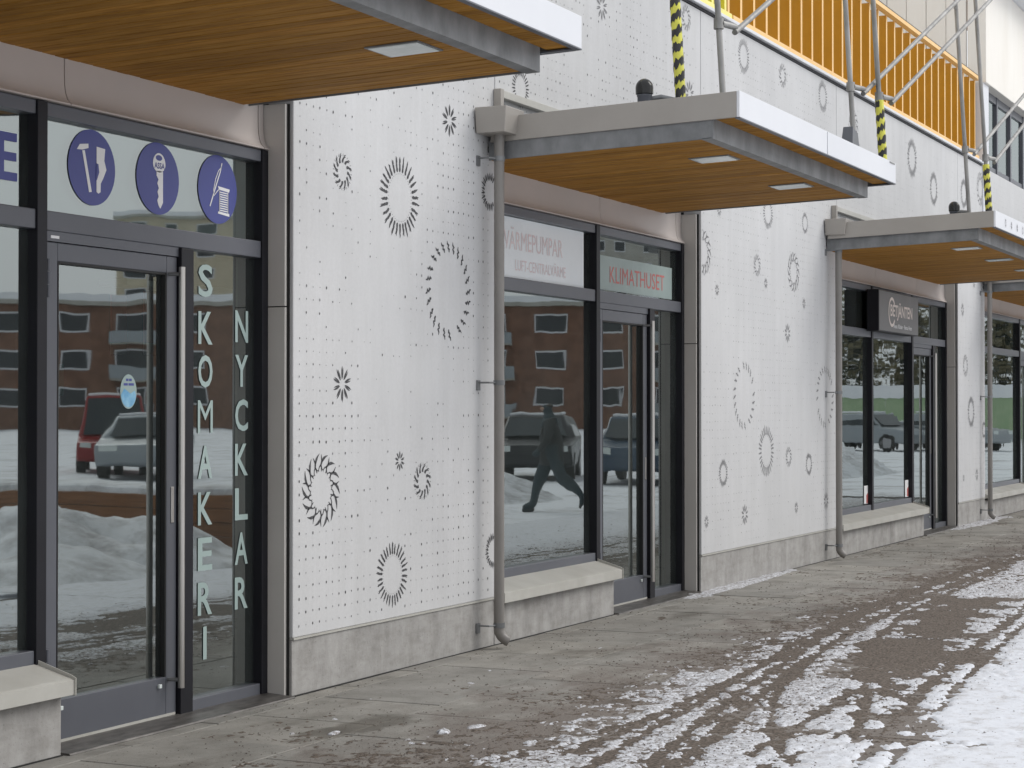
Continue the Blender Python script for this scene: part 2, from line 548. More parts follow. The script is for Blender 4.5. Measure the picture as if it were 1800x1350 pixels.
def grid_mesh(name, xs, ys, hf, mat, keep=None):
    X, Y = np.meshgrid(xs, ys, indexing='ij')
    Z = hf(X, Y)
    nx, ny = X.shape
    co = np.stack([X, Y, Z], -1).reshape(-1, 3)
    idx = np.arange(nx * ny).reshape(nx, ny)
    q = np.stack([idx[:-1, :-1], idx[1:, :-1], idx[1:, 1:], idx[:-1, 1:]], -1).reshape(-1, 4)
    if keep is not None:
        zz = Z.reshape(-1)
        q = q[(zz[q] > keep).any(1)]
        used = np.unique(q)
        remap = np.full(len(co), -1)
        remap[used] = np.arange(len(used))
        co, q = co[used], remap[q]
    me = bpy.data.meshes.new(name)
    me.vertices.add(len(co))
    me.vertices.foreach_set('co', co.astype(np.float32).ravel())
    me.loops.add(len(q) * 4)
    me.loops.foreach_set('vertex_index', q.astype(np.int32).ravel())
    me.polygons.add(len(q))
    me.polygons.foreach_set('loop_start', (np.arange(len(q)) * 4).astype(np.int32))
    me.polygons.foreach_set('loop_total', np.full(len(q), 4, np.int32))
    me.update(calc_edges=True)
    me.shade_smooth()
    me.materials.append(mat)
    o = bpy.data.objects.new(name, me)
    col.objects.link(o)
    WLOC[o.name] = Vector((0, 0, 0))
    return o

# the snowy square and street, one sheet to the horizon (holes are avoided by lying 3.5 cm below the paving)
gm = MB()
gm.poly([(-900, -900, -.05), (900, -900, -.05), (900, 900, -.05), (-900, 900, -.05)])
ground = gm.build('ground', M['snowfield'])
tag(ground, 'snow covered open ground stretching away in front of the shops', 'ground', kind='structure')

# paving bed and its slabs
bed = box('pavement', M['mortar'], None, 2.6, 34.0, -4.6, .40, -.046, -.008)
tag(bed, 'grey concrete slab pavement along the shopfronts', 'pavement', kind='structure')
slab_sizes = {}
def slab(x0, x1, y0, y1):
    g = .004
    w, d = round(x1 - x0 - 2 * g, 3), round(y1 - y0 - 2 * g, 3)
    if (w, d) not in slab_sizes:
        b = .003
        mb = MB()
        lo, hi = (-w / 2, -d / 2), (w / 2, d / 2)
        v = [(lo[0], lo[1], -.02), (hi[0], lo[1], -.02), (hi[0], hi[1], -.02), (lo[0], hi[1], -.02),
             (lo[0], lo[1], -b), (hi[0], lo[1], -b), (hi[0], hi[1], -b), (lo[0], hi[1], -b),
             (lo[0] + b, lo[1] + b, 0), (hi[0] - b, lo[1] + b, 0), (hi[0] - b, hi[1] - b, 0), (lo[0] + b, hi[1] - b, 0)]
        mb.v = v
        mb.f = [(8, 9, 10, 11)] + [(i, (i + 1) % 4, 4 + (i + 1) % 4, 4 + i) for i in range(4)] + [(4 + i, 4 + (i + 1) % 4, 8 + (i + 1) % 4, 8 + i) for i in range(4)]
        slab_sizes[(w, d)] = mb.mesh('paving_slab', M['slab'], (0, 0, 0))
    dz = random.uniform(-.0025, .0015)
    o = inst('paving_slab', slab_sizes[(w, d)], ((x0 + x1) / 2, (y0 + y1) / 2, dz), bed)
    o.rotation_euler = (random.uniform(-.002, .002), random.uniform(-.002, .002), 0)
rows = [(-.14, .30), (-.85, -.14), (-1.55, -.85), (-2.25, -1.55), (-2.95, -2.25), (-3.65, -2.95), (-4.35, -3.65)]
for ri, (ya, yb) in enumerate(rows):
    x = 3.43 + (.0 if ri % 2 == 1 else .40)
    while x < 31.5:
        slab(x, x + .70, ya, yb)
        x += .70

# snow lying on the paving: a thin real layer with tracks and bare patches
TRACKS = [
    ([(6.6, -2.72), (7.87, -2.57), (8.63, -2.49), (9.91, -2.29), (11.2, -2.12), (13.05, -1.93), (15.36, -1.81), (20, -1.75), (28, -1.7)], .075),
    ([(7.0, -2.62), (8.3, -2.40), (9.5, -2.22), (10.59, -2.08), (12.51, -1.86), (14.15, -1.70), (18, -1.62)], .055),
    ([(8.2, -3.02), (8.47, -2.87), (9.22, -2.59), (10.15, -2.33), (11.21, -2.14)], .05),
    ([(7.4, -3.36), (8.35, -3.27), (9.48, -3.14), (10.71, -3.02), (12.01, -2.93), (13.65, -2.82), (15.3, -2.71), (20, -2.45), (27, -2.3)], .07),
    ([(7.4, -3.50), (9.48, -3.30), (12.01, -3.06), (15.3, -2.85), (20, -2.62)], .045),
    ([(8.3, -2.78), (8.93, -2.75), (9.68, -2.73), (10.43, -2.68)], .05),
    ([(7.2, -2.30), (8.6, -2.16), (10.4, -1.98), (12.6, -1.74), (15.0, -1.60), (20, -1.58)], .045),
    ([(8.8, -3.12), (10.0, -2.86), (11.2, -2.55), (12.6, -2.22), (14.6, -1.96), (19, -1.85)], .045),
    ([(8.0, -2.05), (9.8, -1.98), (12.0, -1.86), (14.5, -1.62), (19, -1.52)], .05),
]
PATCH = [([(15.92, -1.91), (16.08, -2.53), (13.96, -2.64), (12.0, -2.9), (10.7, -2.99), (10.19, -2.9), (10.74, -2.56), (11.75, -2.36), (13.7, -2.09)], .22),
         ([(9.24, -3.04), (9.87, -3.13), (9.76, -3.33), (9.46, -3.5), (8.87, -3.55), (8.87, -3.37), (8.88, -3.21)], .16)]

def seg_dist(X, Y, pts):
    d = np.full(X.shape, 1e9)
    for (x0, y0), (x1, y1) in zip(pts[:-1], pts[1:]):
        dx, dy = x1 - x0, y1 - y0
        t = np.clip(((X - x0) * dx + (Y - y0) * dy) / (dx * dx + dy * dy), 0, 1)
        d = np.minimum(d, np.hypot(X - x0 - t * dx, Y - y0 - t * dy))
    return d

def inside_poly(X, Y, pts):
    ins = np.zeros(X.shape, bool)
    n = len(pts)
    for i in range(n):
        (x0, y0), (x1, y1) = pts[i], pts[(i + 1) % n]
        c = ((y0 > Y) != (y1 > Y)) & (X < (x1 - x0) * (Y - y0) / (y1 - y0 + 1e-12) + x0)
        ins ^= c
    return ins

def sstep(a, b, x):
    t = np.clip((x - a) / (b - a), 0, 1)
    return t * t * (3 - 2 * t)

def snow_amount(X, Y):
    n = fbm(X, Y, 3.0, 5, 3, .66)
    n2 = fbm(X * .8, Y * 1.25, 14.0, 3, 21, .95)
    edge = -1.52 - .25 * sstep(10.5, 8.0, X) + .14 * (fbm(X, Y, .8, 2, 40) - .5)
    s = .80 * sstep(edge + .08, edge - .38, Y) + .34 * sstep(-2.85, -3.3, Y)
    s = s + (n - .5) * 1.9 + (n2 - .5) * 2.3 - .42 + .25 * sstep(-3.1, -3.6, Y)
    s = s - .55 * sstep(edge - .05, edge + .40, Y)
    for pts, w in TRACKS:
        d = seg_dist(X, Y, pts) + (n2 - .5) * .035
        s = s - 1.25 * np.exp(-(d / (w * .62)) ** 2)
    for pts, w in PATCH:
        d = seg_dist(X, Y, pts + pts[:1])
        d = np.where(inside_poly(X, Y, pts), -d, d)
        s = s - 1.15 * sstep(w * .7, -w * .9, d + (n - .5) * .8)
    far = sstep(15, 21, X) * .35
    s = s - far * sstep(-2.9, -1.9, Y)
    drift = .9 * sstep(14.7, 15.3, X) * sstep(18.9, 17.6, X) * sstep(-.32 + .15 * sstep(15.5, 17.5, X), -.02, Y)
    drift2 = .9 * sstep(24.7, 25.2, X) * sstep(29, 27.5, X) * sstep(-.35, -.05, Y)
    s = np.maximum(s, drift + drift2 + (n - .5) * .9 - .42)
    return s

def grit_h(X, Y):
    """brown grit ground into a thin crust: bare patches, wheel tracks and the trodden margin"""
    n = fbm(X, Y, 2.4, 5, 61, .66)
    n2 = fbm(X * .8, Y * 1.2, 20.0, 3, 88, .95)
    s = .26 * sstep(-.9, -1.8, Y) - .36 + (n - .5) * 1.3 + (n2 - .5) * 2.6
    for pts, w in TRACKS:
        s = s + .28 * np.exp(-(seg_dist(X, Y, pts) / (w * 1.5)) ** 2)
    for pts, w in PATCH[:1]:
        d = seg_dist(X, Y, pts + pts[:1])
        d = np.where(inside_poly(X, Y, pts), -d, d)
        s = s + .85 * sstep(w, -w, d)
    d = seg_dist(X, Y, [(6.8, -1.5), (7.8, -2.05), (8.4, -2.45)])
    s = s + .6 * np.exp(-(d / .22) ** 2)
    s = s - .9 * sstep(-3.0, -3.5, Y) - .30 * sstep(-1.5, -.9, Y)
    return np.clip(s * .010, -.004, .0045)

def snow_h(X, Y):
    s = snow_amount(X, Y)
    h = np.minimum(s, .5) * .020
    h = h + np.where(s > .04, (fbm(X, Y, 16, 3, 77) - .5) * .008, 0)
    return np.maximum(h, -.006)

# one surface, three resolutions joined side by side
def joined_snow(name, hf, mat, keep):
    parts = [grid_mesh('snow_patch', np.arange(6.4, 13.0001, .018), np.arange(-4.4, -.3, .0145), hf, mat, keep),
             grid_mesh('snow_patch', np.arange(13.0, 33.0, .045), np.arange(-5.2, .02, .022), hf, mat, keep)]
    v, f, off = [], [], 0
    vs = []
    qs = []
    for o in parts:
        me = o.data
        a = np.empty(len(me.vertices) * 3, np.float32)
        me.vertices.foreach_get('co', a)
        b = np.empty(len(me.loops), np.int32)
        me.loops.foreach_get('vertex_index', b)
        vs.append(a.reshape(-1, 3))
        qs.append(b.reshape(-1, 4) + off)
        off += len(me.vertices)
        bpy.data.objects.remove(o)
        bpy.data.meshes.remove(me)
    co, q = np.concatenate(vs), np.concatenate(qs)
    me = bpy.data.meshes.new(name)
    me.vertices.add(len(co))
    me.vertices.foreach_set('co', co.ravel())
    me.loops.add(len(q) * 4)
    me.loops.foreach_set('vertex_index', q.ravel())
    me.polygons.add(len(q))
    me.polygons.foreach_set('loop_start', (np.arange(len(q)) * 4).astype(np.int32))
    me.polygons.foreach_set('loop_total', np.full(len(q), 4, np.int32))
    me.update(calc_edges=True)
    me.shade_smooth()
    me.materials.append(mat)
    o = bpy.data.objects.new(name, me)
    col.objects.link(o)
    return o
go = joined_snow('grit_crust', grit_h, M['gritlayer'], .0002)
tag(go, 'thin crust of brown grit trodden into the paving', 'grit', kind='stuff')
tag(joined_snow('snow_cover', snow_h, M['snow'], .0005), 'thin trodden snow with wheel tracks lying on the paving', 'snow', kind='stuff')

# gritting stones
def scatter_grit():
    rng = np.random.default_rng(5)
    n = 60000
    u = rng.random(n)
    X = 6.5 + 22 * u ** 2.0
    Y = .1 - 4.4 * rng.random(n)
    dens = .10 + .35 * sstep(-.5, -1.5, Y) + .5 * (fbm(X, Y, 1.4, 3, 9) - .45)
    for pts, w in PATCH:
        dens = dens + .9 * inside_poly(X, Y, pts)
    for pts, w in TRACKS:
        dens = dens + .35 * np.exp(-(seg_dist(X, Y, pts) / (w * 1.5)) ** 2)
    dens = dens * (1 - .93 * sstep(-2.8, -3.4, Y))
    k = rng.random(n) < dens
    X, Y = X[k], Y[k]
    nn = len(X)
    r = (.0022 + .0055 * rng.random(nn) ** 2.5) * (1 + .05 * (X - 7))
    Z = np.maximum(snow_h(X, Y), 0) + r * .25
    base = np.array([(1, 0, 0), (-.4, .85, 0), (-.5, -.8, .1), (.1, .05, .9)], float)
    ang = rng.random(nn) * 6.283
    c, s = np.cos(ang), np.sin(ang)
    V = np.empty((nn, 4, 3))
    for i in range(4):
        b = base[i] * (1 + .5 * (rng.random((nn, 1)) - .5))
        V[:, i, 0] = X + r * (b[:, 0] * c - b[:, 1] * s)
        V[:, i, 1] = Y + r * (b[:, 0] * s + b[:, 1] * c)
        V[:, i, 2] = Z + r * b[:, 2] * .8
    F = (np.arange(nn)[:, None, None] * 4 + np.array([(0, 1, 3), (1, 2, 3), (2, 0, 3)])[None]).reshape(-1, 3)
    me = bpy.data.meshes.new('grit')
    me.vertices.add(nn * 4)
    me.vertices.foreach_set('co', V.astype(np.float32).ravel())
    me.loops.add(len(F) * 3)
    me.loops.foreach_set('vertex_index', F.astype(np.int32).ravel())
    me.polygons.add(len(F))
    me.polygons.foreach_set('loop_start', (np.arange(len(F)) * 3).astype(np.int32))
    me.polygons.foreach_set('loop_total', np.full(len(F), 3, np.int32))
    me.update(calc_edges=True)
    me.materials.append(M['grit'])
    o = bpy.data.objects.new('grit', me)
    col.objects.link(o)
    tag(o, 'brown gritting stones strewn over paving and snow', 'grit', kind='stuff')
scatter_grit()

# loose lumps of snow near the first doorway
def lump(x, y, r, h, label):
    mb = MB()
    rings = 5
    n = 12
    ph = random.random() * 9
    base = len(mb.v)
    for i in range(rings):
        a = i / (rings - 1) * math.pi / 2
        for k in range(n):
            t = 2 * math.pi * k / n
            rr = r * math.cos(a) * (1 + .28 * math.sin(2 * t + ph) + .15 * math.sin(5 * t + 2 * ph)) + .001
            mb.v.append((x + rr * math.cos(t), y + .6 * rr * math.sin(t), -.004 + h * math.sin(a) * (1 + .1 * math.sin(3 * t + ph))))
    for i in range(rings - 1):
        for k in range(n):
            mb.f.append((base + i * n + k, base + i * n + (k + 1) % n, base + (i + 1) * n + (k + 1) % n, base + (i + 1) * n + k))
    mb.f.append(tuple(base + (rings - 1) * n + k for k in range(n)))
    o = mb.build('snow_lump', M['snow'], None, smooth=True)
    tag(o, label, 'snow', 'loose snow lumps on the bare paving')
lump(8.27, -1.26, .055, .022, 'larger of two white snow lumps lying on wet paving before the plinth')
lump(8.48, -1.33, .06, .014, 'flat ragged snow lump next to the larger one on wet paving')
lump(8.02, -.80, .045, .014, 'thin flat snow lump nearest the shoemaker doorway')
lump(7.93, -.62, .016, .010, 'tiny snow crumb left of the flat lump near first doorway')
lump(9.55, -1.42, .02, .014, 'small round snow crumb between wet slab and snow edge')

# ================================================================== THE BUILDING
PANEL_X = [(1.6, 4.9), (8.94, 11.46), (15.49, 19.70), (25.55, 27.28)]
OPEN_X = [(4.9, 8.94), (11.46, 15.49), (19.70, 25.55), (27.28, 32.6)]
ZTOP = 4.93
bld = thing('shop_building', (15, 3, 0), 'white patterned concrete shop building with grey plinth', 'building')

def wall_panel(x0, x1, z0, z1, y0=0.0, y1=.16):
    return box('wall_panel', M['panel'], bld, x0 + .006, x1 - .006, y0, y1, z0, z1, bevel=.006)
panels = []
for (a, b) in PANEL_X:
    panels.append((a, b, .315, ZTOP, wall_panel(a, b, .315, ZTOP)))
    box('plinth', M['plinth'], bld, a + .004, b - .004, .004, .18, -.03, .303, bevel=.006)
    box('contact_shade_strip', M['rubber'], bld, a + .004, b - .004, -.007, .003, -.006, .0045)  # black strip standing in for contact shade along the wall foot
    box('panel_joint', M['rubber'], bld, a - .0015, a + .0035, .02, .16, .0, 3.2)
    box('plinth_flashing', M['sill'], bld, a + .008, b - .008, -.006, .1, .3035, .3145)
for (a, b) in OPEN_X:
    panels.append((a, b, 3.30, ZTOP, wall_panel(a, b, 3.30, ZTOP)))
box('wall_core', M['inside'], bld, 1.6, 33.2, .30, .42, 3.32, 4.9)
# jambs beside the openings
for i, (a, b) in enumerate(OPEN_X):
    for s, x in ((1, a), (-1, b)):
        xa, xb = (x, x + .022) if s > 0 else (x - .022, x)
        box('jamb', M['jamb'], bld, xa, xb, .036, .27, 0, 2.10, bevel=.002)
        box('jamb', M['jamb'], bld, xa, xb, .036, .27, 2.106, 3.20, bevel=.002)
# lintels, flared out at the foot
LJ = [[4.9, 7.21, 8.86, 8.915], [11.46, 13.67, 15.34, 15.465], [19.70, 21.96, 23.96, 25.525], [27.28, 29.2, 31.0, 32.6]]
lp = [(.170, 3.28), (.170, 3.10), (.168, 3.05), (.162, 3.01), (.150, 2.98), (.134, 2.964), (.130, 2.960), (.130, 2.953), (.20, 2.953), (.20, 3.28)]
for js in LJ:
    for a, b in zip(js[:-1], js[1:]):
        MB().extrude_x(lp, a + .004, b - .004).build('lintel_panel', M['lintel'], bld, smooth=True)
    box('lintel_backing', M['rubber'], bld, js[0], js[-1], .19, .26, 2.96, 3.27)
# parapet coping
box('coping', M['fascia'], bld, 1.6, 27.1, -.045, .26, 4.955, 4.985, bevel=.004)
box('coping_fillet', M['frame'], bld, 1.6, 27.08, -.01, .24, ZTOP + .002, 4.953)
# wall flashing above each canopy
for a, b in ((11.44, 15.45), (19.5, 25.3), (27.25, 32.5), (4.9, 8.9)):
    box('wall_flashing', M['sill'], bld, a, b, -.05, -.002, 3.60, 3.65, bevel=.003)
    box('flashing_end', M['beige'], bld, a - .005, a + .045, -.055, -.003, 3.47, 3.655, bevel=.002)
# interior shells behind the glass
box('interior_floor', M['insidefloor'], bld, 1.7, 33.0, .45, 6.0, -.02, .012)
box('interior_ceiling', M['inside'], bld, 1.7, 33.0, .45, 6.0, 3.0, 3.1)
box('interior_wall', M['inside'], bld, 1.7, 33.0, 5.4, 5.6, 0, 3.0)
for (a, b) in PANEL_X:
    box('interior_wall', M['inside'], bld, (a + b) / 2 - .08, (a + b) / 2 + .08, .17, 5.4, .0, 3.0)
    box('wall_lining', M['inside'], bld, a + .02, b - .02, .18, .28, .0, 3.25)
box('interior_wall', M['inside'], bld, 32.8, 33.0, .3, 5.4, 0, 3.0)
# set-back upper storey behind the balcony
box('balcony_deck', M['plinth'], bld, 1.6, 27.1, .27, 2.9, 4.75, 4.93)
for i in range(34):
    x = 10.6 + i * .5
    box('cladding_board', M['cream'], bld, x + .004, x + .496, 1.9 + .012 * (i % 2), 1.98, 4.94, 10.2)
box('upper_wall_core', M['cream'], bld, 10.6, 27.6, 2.0, 2.2, 4.94, 10.1)
# flush bay at the far end: side cladding, ribbon window, cream band, eave
for i in range(6):
    box('cladding_board', M['cream'], bld, 27.12 + .008 * (i % 2), 27.2, .22 + i * .28, .22 + i * .28 + .272, 4.95, 10.0)
box('upper_band', M['cream'], bld, 27.14, 36, -.06, .2, 6.10, 7.62, bevel=.01)
box('upper_pier', M['fascia'], bld, 27.12, 27.50, -.02, .2, 3.4, 6.098)
box('eave', M['roof'], bld, 26.9, 37, -.45, .3, 7.66, 7.80, bevel=.02)
box('eave_soffit', M['fascia'], bld, 27.0, 37, -.40, .2, 7.622, 7.655)
for i in range(10):
    x = 27.0 + i * 1.0
    MB().extrude_x([(-.46, 7.81), (-.40, 7.87), (2.5, 8.9), (2.5, 8.84)], x + .01, x + .99).build('roof_sheet', M['roof'], bld)
for i in range(8):
    x = 27.5 + i * 1.02
    w = box('upper_window', M['glass_far'], bld, x + .09, x + .93, .1, .104, 3.75, 6.0)
    box('window_mullion', M['frame2'], w, x - .0, x + .085, .065, .14, 3.7, 6.097, bevel=.004)
    box('window_head', M['frame2'], w, x + .087, x + 1.018, .075, .13, 5.99, 6.096)
    box('window_rail', M['frame2'], w, x + .087, x + 1.018, .08, .13, 4.98, 5.04)
    box('window_rail', M['frame2'], w, x + .087, x + 1.018, .075, .13, 3.9, 4.0)
    box('room_lining', M['inside'], w, x, x + 1.02, .9, 1.0, 3.6, 6.1)

# ------------------------------------------------------------------ printed ornaments
def strokes(mb, pts, ws, y):
    """tapering flat stroke along a 2-D polyline on the wall plane"""
    n = len(pts)
    L = []
    for i in range(n):
        a = pts[max(i - 1, 0)]
        b = pts[min(i + 1, n - 1)]
        dx, dz = b[0] - a[0], b[1] - a[1]
        l = math.hypot(dx, dz) or 1
        nx, nz = -dz / l, dx / l
        L.append(((pts[i][0] + nx * ws[i] / 2, pts[i][1] + nz * ws[i] / 2), (pts[i][0] - nx * ws[i] / 2, pts[i][1] - nz * ws[i] / 2)))
    for i in range(n - 1):
        a, b = L[i]
        c, d = L[i + 1]
        mb.poly([(a[0], y, a[1]), (b[0], y, b[1]), (d[0], y, d[1]), (c[0], y, c[1])])

def wreath(kind, r, rng):
    """flat print centred on the origin in the XZ plane"""
    mb = MB()
    y = 0.0
    def P(rad, ang):
        return (rad * math.sin(ang), rad * math.cos(ang))
    def ray_(ang, prof):
        pts = [P(r * q[0], ang + q[1]) for q in prof]
        strokes(mb, pts, [r * q[2] for q in prof], y)
    if kind == 'sun':
        n = 30
        for k in range(n):
            a = 2 * math.pi * k / n + rng.uniform(-.02, .02)
            t = rng.uniform(.93, 1.03)
            j = lambda: rng.uniform(-.012, .012)
            ray_(a, [(.63, 0, .035), (.68, j(), .085), (.75, j(), .065), (.80, j(), .075), (.88, j(), .05), (.95 * t, j(), .045), (1.02 * t, j(), .008)])
            if rng.random() < .6:
                ray_(a + .035, [(.86, 0, .02), (.98 * t, .01, .015)])
        for k in range(44):
            a = 2 * math.pi * k / 44
            ray_(a, [(.585, -.02, .012), (.585, .02, .012)])
    elif kind == 'burst':
        n = 22
        for k in range(n):
            a = 2 * math.pi * k / n
            t = rng.uniform(.9, 1.03)
            ray_(a, [(.55, 0, .03), (.66, .0, .11), (.78, .01, .08), (.9 * t, 0, .07), (1.0 * t, 0, .01)])
            ray_(a + .09, [(.62, 0, .02), (.80, .05, .04), (.92 * t, .07, .01)])
    elif kind == 'petal':
        n = 10
        for k in range(n):
            a = 2 * math.pi * k / n
            ray_(a - .06, [(.28, 0, .03), (.42, .0, .11), (.62, .0, .13), (.82, .02, .09), (1.0, .05, .01)])
            ray_(a + .12, [(.36, 0, .03), (.55, .0, .07), (.75, -.01, .07), (.92, -.03, .01)])
    elif kind == 'swirl':
        n = 12
        for k in range(n):
            a = 2 * math.pi * k / n
            ray_(a, [(.50, 0, .16), (.60, .03, .17), (.72, .12, .12), (.84, .28, .07), (.90, .40, .02)])
            ray_(a + .16, [(.80, 0, .04), (.92, .08, .06), (1.0, .22, .02)])
            ray_(a + .05, [(.86, 0, .03), (1.0, .02, .012)])
    elif kind == 'people':
        n = 24
        for k in range(n):
            if k % 6 in (5,) and rng.random() < .6:
                continue
            a = 2 * math.pi * k / n + rng.uniform(-.03, .03)
            s = 1 if k < n / 2 else 1
            ray_(a, [(.78, .0, .035), (.835, .008, .065), (.87, -.055 * s, .05), (.92, -.015, .065), (.95, -.08, .045), (1.01, -.09, .015)])
    elif kind == 'branch':
        n = 14
        for k in range(n):
            a = 2 * math.pi * k / n
            ray_(a, [(.52, .02, .02), (.62, .03, .05), (.70, -.02, .07), (.80, .05, .08), (.90, .17, .09), (.96, .26, .05), (1.02, .36, .006)])
            ray_(a - .02, [(.70, 0, .05), (.66, -.12, .04), (.58, -.22, .03), (.52, -.20, .008)])
            ray_(a + .05, [(.80, 0, .05), (.88, -.02, .05), (1.0, -.05, .008)])
            ray_(a + .02, [(.62, 0, .03), (.56, .14, .03), (.6, .2, .008)])
    return mb

WREATHS = [(9.47, 2.89, .106, 'swirl'), (10.15, 2.81, .244, 'sun'), (10.80, 3.36, .104, 'petal'), (10.79, 2.29, .310, 'people'), (9.47, 1.69, .103, 'petal'), (9.24, 1.10, .201, 'branch'), (10.15, 1.24, .061, 'petal'), (10.44, 1.11, .114, 'swirl'), (10.06, .57, .192, 'sun'), (11.38, 2.97, .134, 'burst'), (11.43, .62, .123, 'burst'),
           (15.55, 2.88, .193, 'branch'), (17.02, 2.87, .105, 'swirl'), (18.16, 2.88, .194, 'branch'), (15.90, 2.58, .054, 'petal'), (17.28, 2.72, .053, 'petal'), (18.51, 2.59, .056, 'petal'), (17.96, 2.28, .098, 'petal'), (16.64, 1.67, .307, 'people'), (19.25, 1.67, .320, 'people'), (17.29, 1.16, .238, 'sun'), (16.06, .99, .129, 'burst'), (17.99, 1.09, .099, 'swirl'), (18.67, 1.00, .119, 'burst'), (16.65, .60, .097, 'petal'), (15.62, .59, .058, 'petal'), (18.24, .59, .061, 'petal'), (19.28, .61, .093, 'petal'), (15.96, 3.28, .059, 'petal'), (17.35, 3.38, .154, 'sun'), (18.55, 3.39, .107, 'sun'),
           (25.83, 2.87, .098, 'petal'), (26.00, 2.13, .152, 'branch'), (26.35, 1.51, .231, 'burst'), (25.87, .63, .053, 'petal'), (26.71, .65, .094, 'petal'), (27.2, 1.26, .127, 'burst'), (26.56, 3.27, .078, 'petal'),
           (11.86, 3.72, .139, 'sun'), (13.30, 4.55, .110, 'petal'), (15.13, 4.80, .113, 'swirl'), (15.21, 4.18, .114, 'petal'), (16.64, 4.73, .164, 'sun'), (17.82, 4.74, .120, 'swirl'), (19.19, 4.74, .164, 'sun'), (20.37, 4.58, .196, 'branch'), (23.02, 4.56, .253, 'burst'), (24.16, 4.31, .228, 'burst'), (25.93, 4.43, .213, 'burst'), (27.0, 4.60, .238, 'branch')]

def clip_x(mb, x0, x1):
    """drop print that would run past the panel edge"""
    f = []
    for q in mb.f:
        xs = [mb.v[i][0] for i in q]
        if min(xs) > x0 and max(xs) < x1:
            f.append(q)
    used = sorted({i for q in f for i in q})
    re = {u: k for k, u in enumerate(used)}
    mb.v = [mb.v[i] for i in used]
    mb.f = [tuple(re[i] for i in q) for q in f]
    return mb

rng = random.Random(3)
DOTS_AVOID = []
for (cx, cz, r, kind) in WREATHS:
    DOTS_AVOID.append((cx, cz, r))
    for (a, b, z0, z1, po) in panels:
        if a - .001 <= cx <= b + .001 and z0 <= cz <= z1:
            mb = wreath(kind, r, rng)
            mb.v = [(cx + x, -.0015, cz + z) for x, y, z in mb.v]
            clip_x(mb, a + .012, b - .012)
            if mb.f:
                mb.build('printed_wreath', M['print'] if cx < 13 else M['printpale'], po)
            break
for (a, b, z0, z1, po) in panels:
    mb = MB()
    nx, nz = int((b - a - .06) / .071), int((z1 - z0 - .08) / .071)
    far = (a > 12)
    for i in range(nx):
        for j in range(nz):
            x, z = a + .07 + i * .071, z0 + .06 + j * .071
            if x > b - .04:
                continue
            row_gap = (math.sin(i * 12.9898 + 3) * 43758.5) % 1 < .12
            cl = vnoise(np.array([x * 1.3]), np.array([z * 1.3]), 5)[0] + rng.uniform(-.33, .33)
            if cl < (.38 if far else .24) or row_gap and rng.random() < (.8 if far else .5):
                continue
            if any((x - c) ** 2 + (z - d) ** 2 < (q * 1.12) ** 2 for c, d, q in DOTS_AVOID):
                continue
            s = (.0029 + .0058 * rng.random() ** 1.6) * (.75 if far else 1.0)
            x += rng.uniform(-.003, .003)
            z += rng.uniform(-.003, .003)
            mb.poly([(x + s * .8 * math.cos(t), -.0014, z + s * 1.15 * math.sin(t)) for t in (0, 1.05, 2.1, 3.14, 4.19, 5.24)])
    if mb.f:
        tag(mb.build('dot_print', M['dot'], po), kind='stuff')

# ================================================================== SHOPFRONTS
GY = .195           # glass plane
def pane(x0, x1, z0, z1, parent, y=GY, name='glass_pane', mat='glass'):
    mb = MB().poly([(x0, y, z0), (x1, y, z0), (x1, y, z1), (x0, y, z1)])
    return mb.build(name, M[mat], parent)

def make_door(root, x0, x1, handle_long=True):
    d = MB()
    zb, zt, w = .018, 2.315, .088
    y0, y1 = .165, .225
    d.box(x0, x0 + w, y0, y1, zb, zt)
    d.box(x1 - w, x1, y0, y1, zb, zt)
    d.box(x0 + w, x1 - w, y0, y1, zt - .085, zt)
    d.box(x0 + w, x1 - w, y0, y1, zb, .215)
    door = d.build('door', M['frame2'], root, bevel=.004)
    pane(x0 + w, x1 - w, .215, zt - .085, door, .192, 'door_glass')
    for a, b, z, zz in ((x0 + w, x0 + w + .008, .215, zt - .085), (x1 - w - .012, x1 - w, .215, zt - .085)):
        box('glazing_gasket', M['rubber'], door, a, b, y0 - .001, .191, z, zz)
    box('glazing_gasket', M['rubber'], door, x0 + w + .01, x1 - w - .014, y0 - .001, .191, zt - .095, zt - .0855)
    hx = x1 - .055
    h = MB().tube([(hx, .095, .16), (hx, .095, 2.26)], .0165, 16).build('handle', M['steel'], door, smooth=True)
    for z in (.20, 2.225):
        MB().tube([(hx, .095, z), (hx - .015, .166, z)], .010, 10).build('handle_mount', M['galv'], door, smooth=True)
    for z in (.28, 2.06):
        hb = MB()
        hb.tube([(x0 + .008, .155, z), (x0 + .008, .155, z + .055)], .011, 10)
        hb.tube([(x0 + .008, .155, z + .06), (x0 + .008, .155, z + .115)], .013, 10)
        hb.tube([(x0 + .008, .155, z + .12), (x0 + .008, .155, z + .175)], .011, 10)
        hb.build('hinge', M['frame2'], door, smooth=True)
    box('lock_plate', M['steel'], door, x1 - .05, x1 - .026, .160, .1649, .98, 1.16, bevel=.002)
    for q in (x0 + .10, x1 - .16):
        box('kick_stop', M['lampglass'], door, q, q + .022, .150, .1648, .165, .185, bevel=.003)
    return door

